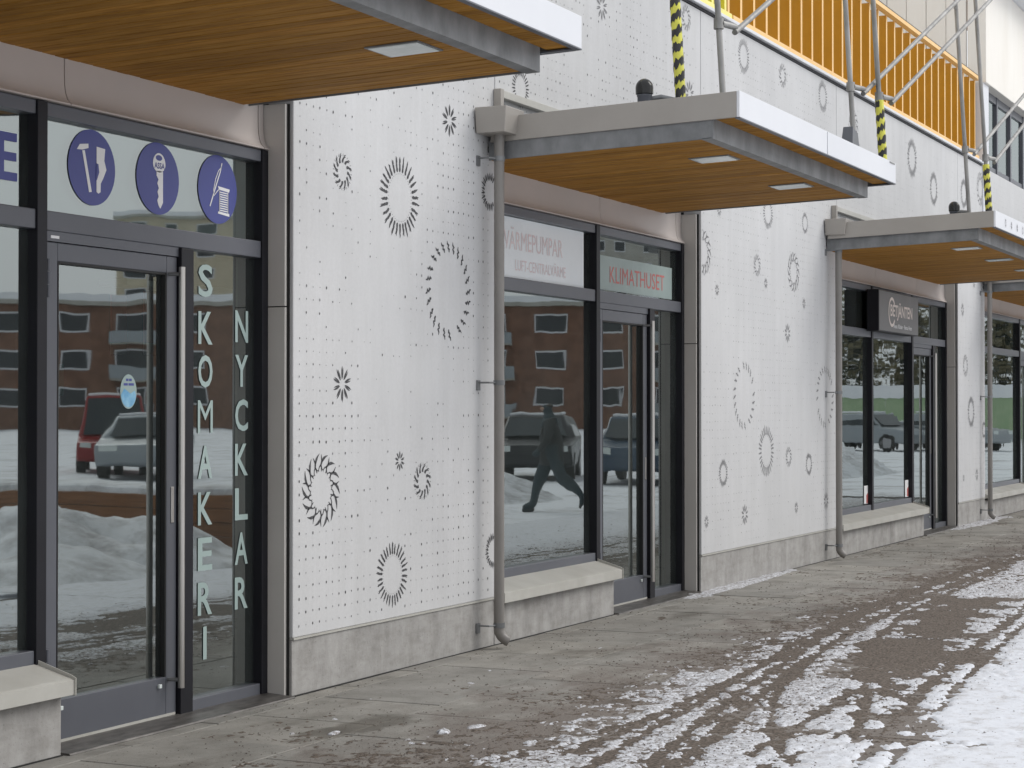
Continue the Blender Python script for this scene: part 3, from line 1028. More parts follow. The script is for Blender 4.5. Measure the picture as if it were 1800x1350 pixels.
def shopfront(L, Rr, label, nwin, group=None):
    root = thing('shopfront', ((L + Rr) / 2, .2, 0), label, 'shopfront', group)
    dx0, dx1 = Rr - 1.875, Rr - .85
    pe = Rr - 1.955
    # uprights
    ups = [Rr - 1.955 - 1.93 * k for k in range(nwin)]
    for u in ups:
        box('mullion', M['frame'], root, u, u + .07, .14, .26, .36 if u < pe - .01 else .0, 2.949, bevel=.003)
    box('mullion', M['frame'], root, dx1 + .018, dx1 + .125, .14, .30, .0, 2.362, bevel=.003)
    box('mullion', M['frame'], root, Rr - .080, Rr - .0225, .14, .30, .0, 2.949, bevel=.003)
    box('mullion', M['frame'], root, L + .0225, L + .08, .14, .30, .36, 2.949, bevel=.003)
    edges = [L + .08] + [e for u in reversed(ups) for e in (u, u + .07)]
    for i in range(nwin):
        a, b = edges[2 * i], edges[2 * i + 1]
        box('transom', M['frame2'], root, a + .001, b - .001, .15, .29, 2.365, 2.455, bevel=.004)
        box('head_rail', M['frame2'], root, a + .001, b - .001, .15, .29, 2.885, 2.948, bevel=.004)
        box('bottom_rail', M['frame2'], root, a + .001, b - .001, .15, .29, .385, .462, bevel=.004)
        pane(a, b, .462, 2.365, root)
        pane(a, b, 2.455, 2.885, root)
    u0 = Rr - 1.885
    box('transom', M['frame2'], root, u0 + .001, Rr - .081, .15, .29, 2.365, 2.455, bevel=.004)
    box('head_rail', M['frame2'], root, u0 + .001, Rr - .081, .15, .29, 2.885, 2.948, bevel=.004)
    pane(u0, Rr - .08, 2.455, 2.885, root)
    box('door_head', M['frame2'], root, u0 + .001, dx1 + .017, .158, .29, 2.318, 2.364)
    sl0 = dx1 + .125
    box('bottom_rail', M['frame2'], root, sl0 + .001, Rr - .081, .15, .29, .012, .075, bevel=.004)
    pane(sl0, Rr - .08, .075, 2.365, root)
    make_door(root, dx0 + .006, dx1 + .012)
    # stall riser and metal sill under the windows
    box('stall_riser', M['plinth'], root, L + .003, pe + .005, .003, .28, -.03, .272, bevel=.006)
    sp = [(.149, .40), (-.045, .348), (-.062, .340), (-.062, .276), (-.054, .276), (-.052, .3), (.149, .3)]
    MB().extrude_x(sp, L + .024, pe + .012).build('sill', M['sill'], root)
    ep = [(.149, .42), (-.045, .362), (-.07, .350), (-.07, .272), (.149, .272)]
    MB().extrude_x(ep, pe + .0125, pe + .0175).build('sill_end', M['sill'], root)
    box('contact_shade_strip', M['rubber'], root, L + .003, pe + .005, -.007, .002, -.006, .0045)  # same dark contact shade, drawn as a strip under the riser
    # worn metal threshold in the doorway
    MB().extrude_x([(-.035, .001), (-.03, .008), (.14, .017), (.16, .017), (.16, -.01), (-.035, -.01)], pe + .02, Rr - .024).build('threshold', M['threshold'], root)
    box('weather_strip', M['sill'], root, dx0 + .02, dx1, .1605, .1648, .0175, .03)
    return root

SF = [shopfront(4.9, 8.94, 'shoemaker and key shopfront with blue round signs above its door', 1),
      shopfront(11.46, 15.49, 'shopfront behind the nearest downpipe with red lettering above the door', 1),
      shopfront(19.70, 25.55, 'three bay shopfront under the grey sign box', 2),
      shopfront(27.28, 32.6, 'farthest shopfront, cut by the right picture edge', 1)]

# ------------------------------------------------------------------ prints and boards of the shoemaker's front
s1 = SF[0]
box('backing_board', M['board'], s1, 7.07, 8.855, .245, .255, 2.458, 2.883)
box('backing_board', M['board'], s1, 5.2, 6.975, .245, .255, 2.458, 2.80)
def disc(cx, cz, r, parent):
    n = 48
    mb = MB()
    mb.poly([(cx + r * math.cos(2 * math.pi * k / n), .191, cz + r * math.sin(2 * math.pi * k / n)) for k in range(n)])
    return mb.build('round_sign', M['blue'], parent)
def shape(parent, name, cx, cz, r, polys, y=.1895, mat='white'):
    mb = MB()
    for p in polys:
        mb.poly([(cx + u * r, y, cz + v * r) for u, v in p])
    return mb.build(name, M[mat], parent)
def zz(pts, c, rx, ry):
    return [((x - c[0]) / rx, -(y - c[1]) / ry) for x, y in pts]
def stroke2(pts, w):
    mb = MB()
    strokes(mb, pts, [w] * len(pts), 0)
    return [[(mb.v[i][0], mb.v[i][2]) for i in f] for f in mb.f]
d1 = disc(7.445, 2.695, .18, s1)
c1 = (475, 885)
shape(d1, 'hammer_symbol', 7.445, 2.695, .18, [zz(p, c1, 120, 200) for p in (
    [(397, 803), (412, 773), (455, 763), (456, 786), (425, 800)], [(424, 804), (437, 801), (473, 1014), (459, 1018)])])
shape(d1, 'shoe_last_symbol', 7.445, 2.695, .18, [zz(p, c1, 120, 200) for p in (
    [(497, 770), (541, 775), (537, 838), (548, 885), (531, 935), (519, 962), (518, 1008), (507, 1018), (497, 1010)],)])
shape(d1, 'shoe_last_notch', 7.445, 2.695, .18, [zz(p, c1, 120, 200) for p in ([(496, 858), (506, 862), (510, 905), (498, 948), (494, 948)],)], .1885, 'blue')
d2 = disc(7.975, 2.70, .18, s1)
c2 = (825, 945)
ring = []
for k in range(24):
    t = 2 * math.pi * k / 24
    ring.append((830 + 33 * math.sin(t), 868 - (58 if math.cos(t) > 0 else 44) * math.cos(t)))
shape(d2, 'key_symbol', 7.975, 2.70, .18, [zz(ring, c2, 112, 190), zz([(816, 905), (850, 905), (850, 1070), (836, 1103), (826, 1085), (820, 1060), (827, 1040), (821, 1015), (828, 995), (820, 970), (826, 950), (816, 930)], c2, 112, 190)])
hole = [(828 + 17 * math.sin(2 * math.pi * k / 16), 836 - 15 * math.cos(2 * math.pi * k / 16)) for k in range(16)]
shape(d2, 'key_hole', 7.975, 2.70, .18, [zz(hole, c2, 112, 190)], .1885, 'blue')
k_ = zz([(804, 876)], c2, 112, 190)[0]
text_mb('ASSA', 7.975 + (-21 / 112) * .18, 7.975 + (33 / 112) * .18, 2.70 + (52 / 190) * .18, 2.70 + (84 / 190) * .18, .1885, .02).build('key_lettering', M['blue'], d2)
d3 = disc(8.505, 2.70, .18, s1)
c3 = (1140, 1003)
sp = [zz(p, c3, 98, 182) for p in ([(1140, 985), (1200, 993), (1197, 1010), (1144, 1003)], [(1141, 1118), (1198, 1124), (1198, 1139), (1140, 1130)])]
for k in range(9):
    y_ = 1012 + k * 12
    sp.append(zz([(1146, y_), (1193, y_ + 3), (1193, y_ + 9), (1146, y_ + 6)], c3, 98, 182))
sp.append(zz([(1146, 1008), (1150, 1008), (1150, 1122), (1146, 1122)], c3, 98, 182))
sp.append(zz([(1189, 1010), (1193, 1010), (1193, 1124), (1189, 1124)], c3, 98, 182))
shape(d3, 'spool_symbol', 8.505, 2.70, .18, sp)
nd = stroke2(zz([(1160, 860), (1152, 905), (1130, 985), (1100, 1098)], c3, 98, 182), .045)
th = stroke2(zz([(1158, 880), (1142, 905), (1128, 950), (1118, 1010), (1120, 1040), (1135, 1015), (1146, 1000)], c3, 98, 182), .03)
shape(d3, 'needle_symbol', 8.505, 2.70, .18, nd + th)
for ch, z in zip('SKOMAKERI', (2.215, 1.97, 1.745, 1.51, 1.275, 1.035, .80, .57, .34)):
    w = .065 if ch != 'I' else .016
    if ch == 'M':
        w = .068
    text_mb(ch, 8.395 - w, 8.395 + w, z - .085, z + .085, .191, .0 if ch == 'M' else .018).build('letter', M['mint'], s1)
for k, ch in enumerate('NYCKLAR'):
    z = 1.99 - k * (1.42 / 6)
    text_mb(ch, 8.735 - .062, 8.735 + .062, z - .085, z + .085, .191, .018).build('letter', M['mint'], s1)
text_mb('E', 6.775, 6.905, 2.57, 2.785, .191, .02).build('letter', M['blue'], s1)
oval = MB().poly([(7.735 + .066 * math.cos(2 * math.pi * k / 28), .1905, 1.635 + .084 * math.sin(2 * math.pi * k / 28)) for k in range(28)]).build('oval_sticker', M['mint'], s1)
MB().poly([(7.735 + .060 * math.cos(t), .1895, 1.62 + .062 * math.sin(t)) for t in [math.pi + math.pi * k / 12 for k in range(13)]] + [(7.785, .1895, 1.64), (7.75, .1895, 1.625), (7.70, .1895, 1.65)]).build('sticker_picture', M['oval'], oval)
for xa, xb, z in ((7.713, 7.733, 1.692), (7.738, 7.760, 1.692), (7.695, 7.728, 1.670), (7.734, 7.777, 1.670)):
    MB().poly([(xa, .1895, z - .006), (xb, .1895, z - .006), (xb, .1895, z + .006), (xa, .1895, z + .006)]).build('sticker_print', M['blue'], oval)
box('door_label', M['white'], s1, 7.10, 7.16, .1565, .158, 2.332, 2.345)
cd = MB().box(6.60, 6.845, .30, .304, .47, .68).build('notice_card', M['mint'], s1)
text_mb('n!', 6.765, 6.815, .545, .60, .299, .03).build('card_text', M['rubber'], cd)
# dim things in the room behind
def small(name, mat, x0, x1, y0, y1, z0, z1, label, cat):
    return tag(box(name, M[mat], None, x0, x1, y0, y1, z0, z1, bevel=.004), label, cat)
small('notice', 'green', 7.72, 7.95, .75, .765, 1.62, 1.78, 'dark green notice hanging inside the shoemaker door', 'notice')
t_ = thing('hanging_tag', (9.02, 1.2, 1.9), 'left red hanging card with pale foot inside shoemaker door', 'tag')
box('card', M['red'], t_, 8.95, 9.09, 1.2, 1.21, 1.93, 2.2)
box('card_foot', M['shelf'], t_, 8.95, 9.09, 1.2, 1.21, 1.86, 1.928)
t_ = thing('hanging_tag', (9.42, 1.2, 1.9), 'right red hanging card beside the glass edge inside shoemaker door', 'tag')
box('card', M['red'], t_, 9.33, 9.50, 1.25, 1.26, 1.94, 2.24)
box('card_foot', M['shelf'], t_, 9.33, 9.50, 1.25, 1.26, 1.87, 1.938)
small('shelf', 'shelf', 8.30, 9.45, .62, .92, .30, .335, 'low pale shelf behind the narrow lettered pane', 'shelf')
small('shelf', 'shelf', 8.30, 9.30, .62, .80, 2.20, 2.235, 'high pale shelf behind the narrow lettered pane', 'shelf')
t_ = thing('shop_counter', (7.9, 3.2, 0), 'dark counter standing inside the shoemaker shop', 'counter')
box('counter_front', M['inside'], t_, 6.9, 9.2, 3.0, 3.08, 0, .95)
box('counter_top', M['shelf'], t_, 6.85, 9.25, 2.95, 3.6, .952, .99)

# ------------------------------------------------------------------ second shop: faded board and red lettering
s2 = SF[1]
box('backing_board', M['board'], s2, 11.56, 13.40, .1905, .193, 2.46, 2.88)
cap_text('VÄRMEPUMPAR', 12.50, 2.725, .135, .1885, M['pinkish'], s2, bold=0, wscale=.78)
cap_text('LUFT-CENTRALVÄRME', 12.62, 2.555, .08, .1885, M['pinkish'], s2, bold=0, wscale=.80)
box('frosted_strip', M['film'], s2, 13.72, 15.30, .1925, .194, 2.47, 2.735)
cap_text('KLIMATHUSET', 14.52, 2.60, .135, .191, M['red'], s2, bold=0, wscale=1.02)
small('display_banner', 'shelf', 12.05, 12.10, .8, 1.5, .3, 2.1, 'tall pale display banner standing inside the second shop', 'banner')
t_ = thing('display_poster', (12.3, .6, .5), 'orange and green poster standing inside the second shop window', 'poster')
box('poster_sheet', M['shelf'], t_, 11.75, 12.25, .60, .612, .55, 2.2)
MB().poly([(11.95, .597, 2.15), (12.22, .597, 2.1), (12.2, .597, 1.6), (12.12, .597, 1.3), (12.05, .597, 1.7), (11.9, .597, 1.9)]).build('poster_flame', M['orange'], t_)
MB().poly([(11.95, .597, 1.35), (12.1, .597, 1.25), (12.2, .597, .95), (12.0, .597, .7), (11.85, .597, 1.0)]).build('poster_leaf', M['mint'], t_)
MB().poly([(11.98, .594, 1.12), (12.16, .594, 1.22), (12.1, .594, 1.0), (11.9, .594, .86)]).build('poster_stripe', M['red'], t_)

# ------------------------------------------------------------------ third shop: sign box and stickers
sg = thing('shop_sign', (22.35, .06, 2.44), 'dark grey box sign with pale shop name above the three bay window', 'sign')
box('sign_box', M['frame'], sg, 21.42, 23.30, -.0, .135, 2.43, 2.90, bevel=.004)
box('sign_face', M['sign'], sg, 21.43, 23.29, -.006, -.001, 2.44, 2.89)
ringpts = [(22.00 + .145 * math.cos(t), 2.665 + .155 * math.sin(t)) for t in [R(35) + R(290) * k / 28 for k in range(29)]]
rb = MB()
strokes(rb, ringpts, [.034] * 29, -.0085)
rb.build('sign_ring', M['signtext'], sg)
text_mb('BETJÄNTEN', 21.93, 22.98, 2.575, 2.785, -.0085, .022).build('sign_lettering', M['signtext'], sg)
text_mb('Rena Kläder · Rena Hem', 22.08, 22.95, 2.485, 2.535, -.0085, .012).build('sign_lettering', M['white'], sg)
s3 = SF[2]
for x in (21.50, 23.42):
    st = box('sticker', M['white'], s3, x, x + .16, .1895, .193, .475, .68)
    MB().poly([(x + .085, .1885, .48), (x + .158, .1885, .48), (x + .158, .1885, .60), (x + .085, .1885, .57)]).build('sticker_patch', M['red'], st)

# ================================================================== CANOPIES
KS = .035
plank_cache = {}
def canopy(x0, x1, label, lights, joints, soffx0, soffx1):
    root = thing('canopy', ((x0 + x1) / 2, -.8, 3.3), label, 'canopy')
    yf = -1.73
    def sb(name, mat, a, b, c, d, e, f, bevel=.003, parent=root):
        return MB().box(a, b, c, d, e, f).shear(KS).build(name, M[mat], parent, bevel=bevel)
    js = [x0 + .0] + joints + [x1]
    for a, b in zip(js[:-1], js[1:]):
        sb('fascia', 'fascia', a + (.009 if a != x0 else .0), b - (.009 if b != x1 else 0), yf, yf + .02, 3.285, 3.448)
    sb('fascia_lip', 'frame2', x0 + .004, x1 - .004, yf - .002, yf + .03, 3.278, 3.2845, 0)
    sb('side_fascia', 'beige', x0 + .0005, x0 + .018, yf + .0205, -.03, 3.285, 3.446)  # beige instead of the fascia white: side shade put into the colour
    sb('side_fascia', 'beige', x1 - .018, x1 - .0005, yf + .0205, -.03, 3.285, 3.446)
    sb('side_lip', 'frame2', x1 - .05, x1 - .001, yf + .031, -.03, 3.278, 3.2845, 0)
    sb('roof_deck', 'galv', x0 + .02, x1 - .02, yf + .022, -.02, 3.40, 3.43, 0)
    # rolled steel channel frame
    yb = -1.555
    ch = [(yb, 3.168), (yb + .075, 3.168), (yb + .075, 3.176), (yb + .009, 3.178), (yb + .009, 3.30), (yb + .075, 3.302), (yb + .075, 3.31), (yb, 3.31)]
    m = MB().extrude_x(ch, soffx0 - .055, soffx1 + .02)
    m.shear(KS).build('front_beam', M['galv'], root)
    sb('side_beam', 'galv', soffx0 - .055, soffx0 - .047, yb + .010, -.01, 3.170, 3.298)
    sb('side_beam', 'galv', soffx1 + .010, soffx1 + .019, yb + .010, .15, 3.172, 3.298)
    sb('ceiling_void', 'rubber', soffx0 - .045, soffx1 + .008, yb + .077, .17, 3.225, 3.26, 0)
    # boards, running out from the wall
    pw = .094
    n = max(1, int(round((soffx1 - soffx0) / pw)))
    pw = (soffx1 - soffx0) / n
    def plank_mesh(kind, wid, ya, yb_, z):
        key = (kind, round(wid, 5))
        if key not in plank_cache:
            mb = MB()
            g = .0022
            c = .004
            prof = [(-wid / 2 + g, .018), (-wid / 2 + g, c), (-wid / 2 + g + c, 0), (wid / 2 - g - c, 0), (wid / 2 - g, c), (wid / 2 - g, .018)]
            k = len(prof)
            L = (yb_ - ya) / 2
            mb.v = [(x, -L, q + KS * L) for x, q in prof] + [(x, L, q - KS * L) for x, q in prof]
            for i in range(k):
                j = (i + 1) % k
                mb.f.append((i, j, k + j, k + i))
            mb.f += [tuple(range(k)), tuple(reversed(range(k, 2 * k)))]
            plank_cache[key] = mb.mesh('soffit_board', M['soffit'], (0, 0, 0))
        return plank_cache[key]
    ya, yb2 = yb + .055, .172
    holes = lights
    for i in range(n):
        x = soffx0 + (i + .5) * pw
        yc = (ya + yb2) / 2
        inst('soffit_board', plank_mesh('main', pw, ya, yb2, 0), (x, yc, 3.180 - KS * yc + random.uniform(-.0012, .0012)), root)
    n2 = max(1, int(round((x1 - x0 - .04) / pw)))
    pw2 = (x1 - x0 - .04) / n2
    for i in range(n2):
        x = x0 + .02 + (i + .5) * pw2
        ya3, yb3 = yf + .031, yb - .002
        yc = (ya3 + yb3) / 2
        inst('soffit_board', plank_mesh('edge', pw2, ya3, yb3, 0), (x, yc, 3.292 - KS * yc), root)
    for lx in lights:
        la, lb, lc, ld = lx, lx + .255, -1.385, -1.105
        lt = sb('downlight', 'galv', la, lb, lc, ld, 3.1735, 3.1795, 0)
        sb('downlight_glass', 'lampglass', la + .014, lb - .014, lc + .014, ld - .014, 3.1705, 3.1733, 0, lt)
    return root

CN = [canopy(3.4, 8.86, 'nearest wooden soffited canopy, cut by the top left picture corner', [5.0 + .55, 7.765], [5.9], 3.5, 8.72),
      canopy(11.33, 15.24, 'canopy with white fascia in the middle of the row, two lights in its soffit', [12.13, 13.87], [13.28], 11.40, 15.02),
      canopy(19.25, 25.35, 'canopy above the three bay window and grey sign box', [20.08, 21.78, 23.5], [22.3], 19.35, 25.15),
      canopy(27.1, 32.9, 'farthest canopy, only its left end in view', [28.0], [30.0], 27.2, 32.7)]
# painted loops on the third canopy's fascia
for k in range(9):
    mb = wreath('petal' if k % 3 else 'swirl', .05, rng)
    cx = 19.75 + k * .31
    mb.v = [(cx + x * .8, -1.7325, 3.425 + z * .9) for x, y, z in mb.v]
    mb.build('fascia_print', M['print'], CN[2])

# ================================================================== DOWNPIPES
def downpipe(x, label):
    root = thing('downpipe', (x, -.1, 0), label, 'downpipe')
    y = -.115
    MB().tube([(x, y, 3.34), (x, y, .16)], .0335, 18).build('pipe', M['pipe'], root, smooth=True)
    pth = [(x, y, .1585), (x, y, .11), (x + .008, y - .012, .085), (x + .022, y - .032, .062), (x + .034, y - .052, .050)]
    MB().tube(pth, [.0335, .034, .034, .034, .035], 18, cap=False).build('spout', M['pipe'], root, smooth=True)
    hp = MB()
    xa, xb, ya, yb = x - .15, x + .13, -.235, -.012
    top = [(xa, ya, 3.49), (xb, ya, 3.49), (xb, yb, 3.49), (xa, yb, 3.49)]
    bot = [(xa + .02, ya + .02, 3.325), (xb - .0, ya + .02, 3.325), (xb, yb, 3.325), (xa + .02, yb, 3.325)]
    hp.v = top + bot
    hp.f = [(0, 1, 2, 3), (7, 6, 5, 4), (0, 4, 5, 1), (1, 5, 6, 2), (2, 6, 7, 3), (3, 7, 4, 0)]
    hp.build('rainwater_hopper', M['beige'], root, bevel=.005)
    for z in (3.17, 1.72, .155):
        b = MB().tube([(x, y, z - .016), (x, y, z + .016)], .0375, 18).build('bracket', M['galv'], root, smooth=True)
        MB().tube([(x - .035, y + .01, z), (x - .085, y + .03, z), (x - .085, .005, z - .0)], .006, 8).build('bracket_arm', M['galv'], b)
        box('bracket_foot', M['galv'], b, x - .105, x - .065, -.012, .003, z - .05, z + .015)
    return root
downpipe(11.285, 'beige downpipe nearest the camera beside the patterned panel')
downpipe(19.36, 'middle beige downpipe left of the three bay window')
downpipe(27.05, 'farthest thin downpipe near the right picture edge')

# ================================================================== BALCONY RAILINGS
def railing(x0, x1, n, mat, pale, label):
    root = thing('balcony_railing', ((x0 + x1) / 2, .1, 4.985), label, 'railing')
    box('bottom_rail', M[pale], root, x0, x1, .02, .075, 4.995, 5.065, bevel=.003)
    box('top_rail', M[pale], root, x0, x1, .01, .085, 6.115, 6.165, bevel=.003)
    box('rail_shadow_strip', M['frame'], root, x0, x1, .014, .08, 6.167, 6.178)  # solid dark strip standing in for a shadow line over the rail
    step = (x1 - x0) / n
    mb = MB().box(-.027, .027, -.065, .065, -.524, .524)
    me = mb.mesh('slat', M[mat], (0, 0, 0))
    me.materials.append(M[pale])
    me.polygons[2].material_index = 1  # street-facing slat front coloured paler for the light it catches
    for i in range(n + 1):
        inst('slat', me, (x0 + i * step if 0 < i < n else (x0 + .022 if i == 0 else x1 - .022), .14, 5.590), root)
    return root
railing(16.42, 27.05, 28, 'orange', 'orange_lit', 'long orange balcony railing of upright slats above the white wall')
railing(11.6, 16.38, 13, 'yellow', 'yellow_lit', 'yellow balcony railing left of the orange one, barely in view')

# ================================================================== SCAFFOLDS
LEAN = .06
def pole_pt(px, py, z, z0=3.48):
    return (px, py + LEAN * (z - z0), z)
def tape(root, px, py, za, zb, r=.034):
    sl = MB().tube([pole_pt(px, py, za), pole_pt(px, py, zb)], r, 14).build('hazard_tape', M['tapey'], root, smooth=True)
    mb = MB()
    pitch, n = .10, 22
    turns = (zb - za) / pitch
    N = int(turns * n)
    rr = random.Random(int(px * 100))
    prev = None
    for i in range(N + 1):
        t = 2 * math.pi * i / n
        z = za + pitch * i / n
        w = 0
        jl, jh = pitch * (.26 + rr.uniform(-.17, .17)), pitch * (.26 + rr.uniform(-.17, .17))
        c = pole_pt(px, py, z)
        lo, hi = z - jl, z + jh
        if lo < za or hi > zb:
            prev = None
            continue
        a = (c[0] + (r + .0015) * math.cos(t), c[1] + (r + .0015) * math.sin(t), lo)
        b = (c[0] + (r + .0015) * math.cos(t), c[1] + (r + .0015) * math.sin(t), hi)
        if prev:
            mb.poly([prev[0], a, b, prev[1]])
        prev = (a, b)
    mb.build('tape_stripe', M['tapek'], sl)
    return sl
def scaffold(label, poles, braces, ztop=7.4):
    root = thing('scaffold', (poles[0][0], poles[0][1], 3.45), label, 'scaffold')
    for (px, py, tp) in poles:
        p = MB().tube([pole_pt(px, py, 3.50), pole_pt(px, py, ztop)], .0205, 12).build('pole', M['pole'], root, smooth=True)
        MB().box(px - .075, px + .075, py - .075, py + .075, 3.492, 3.502).build('base_plate', M['pole'], p)
        for z in (5.6, 6.4):
            q = pole_pt(px, py, z)
            MB().tube([(q[0] - .03, q[1], z), (q[0] - .055, q[1], z)], .014, 8).build('pole_stud', M['pole'], p)
        if tp:
            tape(root, px, py, tp[0], tp[1])
    for (pi, z0, ex, ez) in braces:
        px, py, _ = poles[pi]
        q = pole_pt(px, py, z0)
        cpl = MB().tube([(q[0], q[1], z0 - .035), (q[0], q[1], z0 + .035)], .034, 12)
        cpl.tube([(q[0], q[1] - .02, z0), (q[0] + .18, q[1] - .055, z0 + .005)], .021, 10)
        cpl.build('coupler', M['pole'], root, smooth=True)
        a = Vector((q[0] + .15, q[1] - .06, z0 - .035))
        b = Vector((ex, q[1] - .06, ez))
        MB().tube([a, b], .0195, 12).build('brace', M['pole'], root, smooth=True)
    return root
scaffold('grey scaffold poles with black and yellow tape standing on the middle canopy',
         [(12.0, -1.4, None), (11.74, -1.2, (3.53, 5.4)), (14.68, -1.55, None), (15.12, -1.66, (3.52, 4.0))],
         [(0, 4.07, 16.2, 5.9), (2, 4.05, 20.6, 6.35), (3, 4.03, 21.4, 6.45)])
scaffold('grey scaffold poles standing on the canopy above the three bay window',
         [(19.60, -1.4, None), (19.95, -1.53, (3.52, 4.05))],
         [(0, 4.17, 23.6, 5.55), (1, 4.12, 24.2, 5.6)])
wd = MB()
wd.v = [(14.42, -1.60, 3.50), (14.66, -1.60, 3.50), (14.66, -1.58, 3.68), (14.52, -1.58, 3.72), (14.42, -1.50, 3.50), (14.66, -1.50, 3.50), (14.66, -1.50, 3.68), (14.52, -1.50, 3.72)]
wd.f = [(0, 1, 2, 3), (7, 6, 5, 4), (0, 4, 5, 1), (1, 5, 6, 2), (2, 6, 7, 3), (3, 7, 4, 0)]
tag(wd.build('base_wedge', M['frame2'], None, bevel=.006), 'slate grey wedge plate at a pole foot on the middle canopy', 'wedge')

def dome_fixture(x, y, px, py, label):  # black domed fixture clamped to a scaffold pole
    root = thing('dome_fixture', (x, y, 3.48), label, 'lamp')
    zb = 3.485
    MB().lathe((x, y, zb), [(.046, 0), (.046, .07), (.05, .075), (.05, .085)], 18).build('fixture_base', M['frame2'], root, smooth=True)
    prof = [(.050, .086), (.057, .09), (.058, .13)] + [(.058 * math.cos(t), .13 + .06 * math.sin(t)) for t in [i * math.pi / 2 / 7 for i in range(1, 7)]] + [(.004, .1902)]
    MB().lathe((x, y, zb), prof, 20).build('dome', M['black'], root, smooth=True)
    MB().tube([(x + .04, y, zb + .06), (x + (px - x) * .45, y + (py - y) * .45, zb + .075), (px, py, zb + .05)], .016, 10).build('arm', M['galv'], root, smooth=True)
dome_fixture(11.60, -1.0, 11.74, -1.2, 'black domed fixture on a grey base atop the middle canopy')
dome_fixture(19.82, -1.2, 19.60, -1.4, 'black domed fixture atop the canopy above the three bay window')

# ================================================================== ACROSS THE SQUARE (seen mirrored in the glass)
M['brick'] = mottled('red_brick', (.15, .075, .048), (.24, .13, .085), 1.2, .85)
M['brick2'] = mottled('yellow_render', (.48, .42, .30), (.56, .49, .36), 1.0, .85)
M['tower'] = mottled('tower_render', (.34, .33, .29), (.42, .41, .37), 1.0, .85)
M['winglass'] = mat_base('window_glass', (.03, .035, .04), .08)[0]
M['snowroof'] = mottled('roof_snow', (.78, .8, .83), (.85, .86, .88), 1, .8)
M['bark'] = mottled('bark', (.035, .028, .022), (.07, .058, .048), 6, .9)
M['needle'] = mottled('pine_needles', (.018, .03, .016), (.05, .06, .03), 3, .9)
M['carred'] = mat_base('red_car_paint', (.28, .02, .02), .25)[0]
M['carblue'] = mat_base('blue_car_paint', (.03, .06, .10), .25)[0]
M['cardark'] = mat_base('dark_car_paint', (.015, .017, .02), .25)[0]
M['carsilver'] = mat_base('silver_car_paint', (.30, .33, .35), .3, .4)[0]
M['carglass'] = mat_base('car_glass', (.02, .03, .035), .06)[0]
M['tyre'] = mat_base('tyre', (.012, .012, .012), .8)[0]
M['hub'] = mat_base('wheel_rim', (.35, .35, .36), .4, .6)[0]
M['planter'] = make_wood('planter_wood', (.13, .055, .025), (.22, .10, .045), (.30, .15, .07))
M['fencegreen'] = mottled('green_hoarding', (.30, .42, .24), (.38, .48, .30), 2, .7)
M['coat'] = mottled('dark_coat', (.03, .034, .034), (.06, .065, .065), 8, .9)
M['jeans'] = mottled('dark_trousers', (.03, .05, .06), (.05, .075, .085), 12, .9)
M['skin'] = mat_base('skin', (.45, .28, .2), .6)[0]
M['hair'] = mat_base('dark_hair', (.02, .014, .01), .7)[0]

def block(name, p0, p1, depth, floors, fh, wall, label, ncol, parapet=.4, balc=None):
    """apartment block whose street face runs from p0 to p1; windows are parts"""
    p0, p1 = Vector((*p0, 0)), Vector((*p1, 0))
    u = (p1 - p0).normalized()
    L = (p1 - p0).length
    nrm = Vector((u.y, -u.x, 0))
    to_cam = Vector((10, 0, 0)) - (p0 + p1) / 2
    if nrm.dot(to_cam) < 0:
        nrm = -nrm
    root = thing(name, (p0 + p1) / 2, label, 'building')
    def obb(a, b, d0, d1, z0, z1):
        mb = MB()
        pts = []
        for z in (z0, z1):
            for (s, d) in ((a, d0), (b, d0), (b, d1), (a, d1)):
                q = p0 + u * s + nrm * d
                pts.append((q.x, q.y, z))
        mb.v = pts
        mb.f = [(3, 2, 1, 0), (4, 5, 6, 7), (0, 1, 5, 4), (1, 2, 6, 5), (2, 3, 7, 6), (3, 0, 4, 7)]
        return mb
    H = floors * fh + 1.0
    obb(0, L, 0, -depth, -.04, H).build('wall', M[wall], root)
    obb(-.6, L + .6, .7, -depth - .6, H + .002, H + .35).build('roof', M['tower'], root)
    obb(-.6, L + .6, .7, -depth - .6, H + .352, H + .9).build('roof_snow', M['snowroof'], root)
    step = L / ncol
    for f in range(floors):
        for c in range(ncol):
            a = step * (c + .22)
            b = step * (c + .72)
            z0 = .9 + f * fh + .9
            w = obb(a, b, .06, .01, z0, z0 + fh * .52).build('window', M['fascia'], root)
            obb(a + .14, b - .14, .09, .065, z0 + .14, z0 + fh * .52 - .14).build('window_pane', M['winglass'], w)
            if balc and c % balc == 1:
                bb = obb(a - .5, b + .7, 1.2, .07, z0 - 1.0, z0 - .85).build('balcony', M['tower'], root)
                obb(a - .5, b + .7, 1.25, 1.205, z0 - .85, z0 + .15).build('balcony_front', M['carsilver'], bb)
    return root
block('brick_apartment_house', (119, -108), (151, -48), 12, 3, 3.0, 'brick', 'three storey red brick apartment house with snowy roof across the square', 14, balc=3)
block('apartment_tower', (212, -152), (228, -128), 14, 9, 2.9, 'brick2', 'tall pale yellow apartment tower behind the brick house', 6)
block('apartment_tower', (233, -93.5), (240, -81), 14, 11, 2.9, 'tower', 'tall grey apartment tower with many windows across the square', 4)

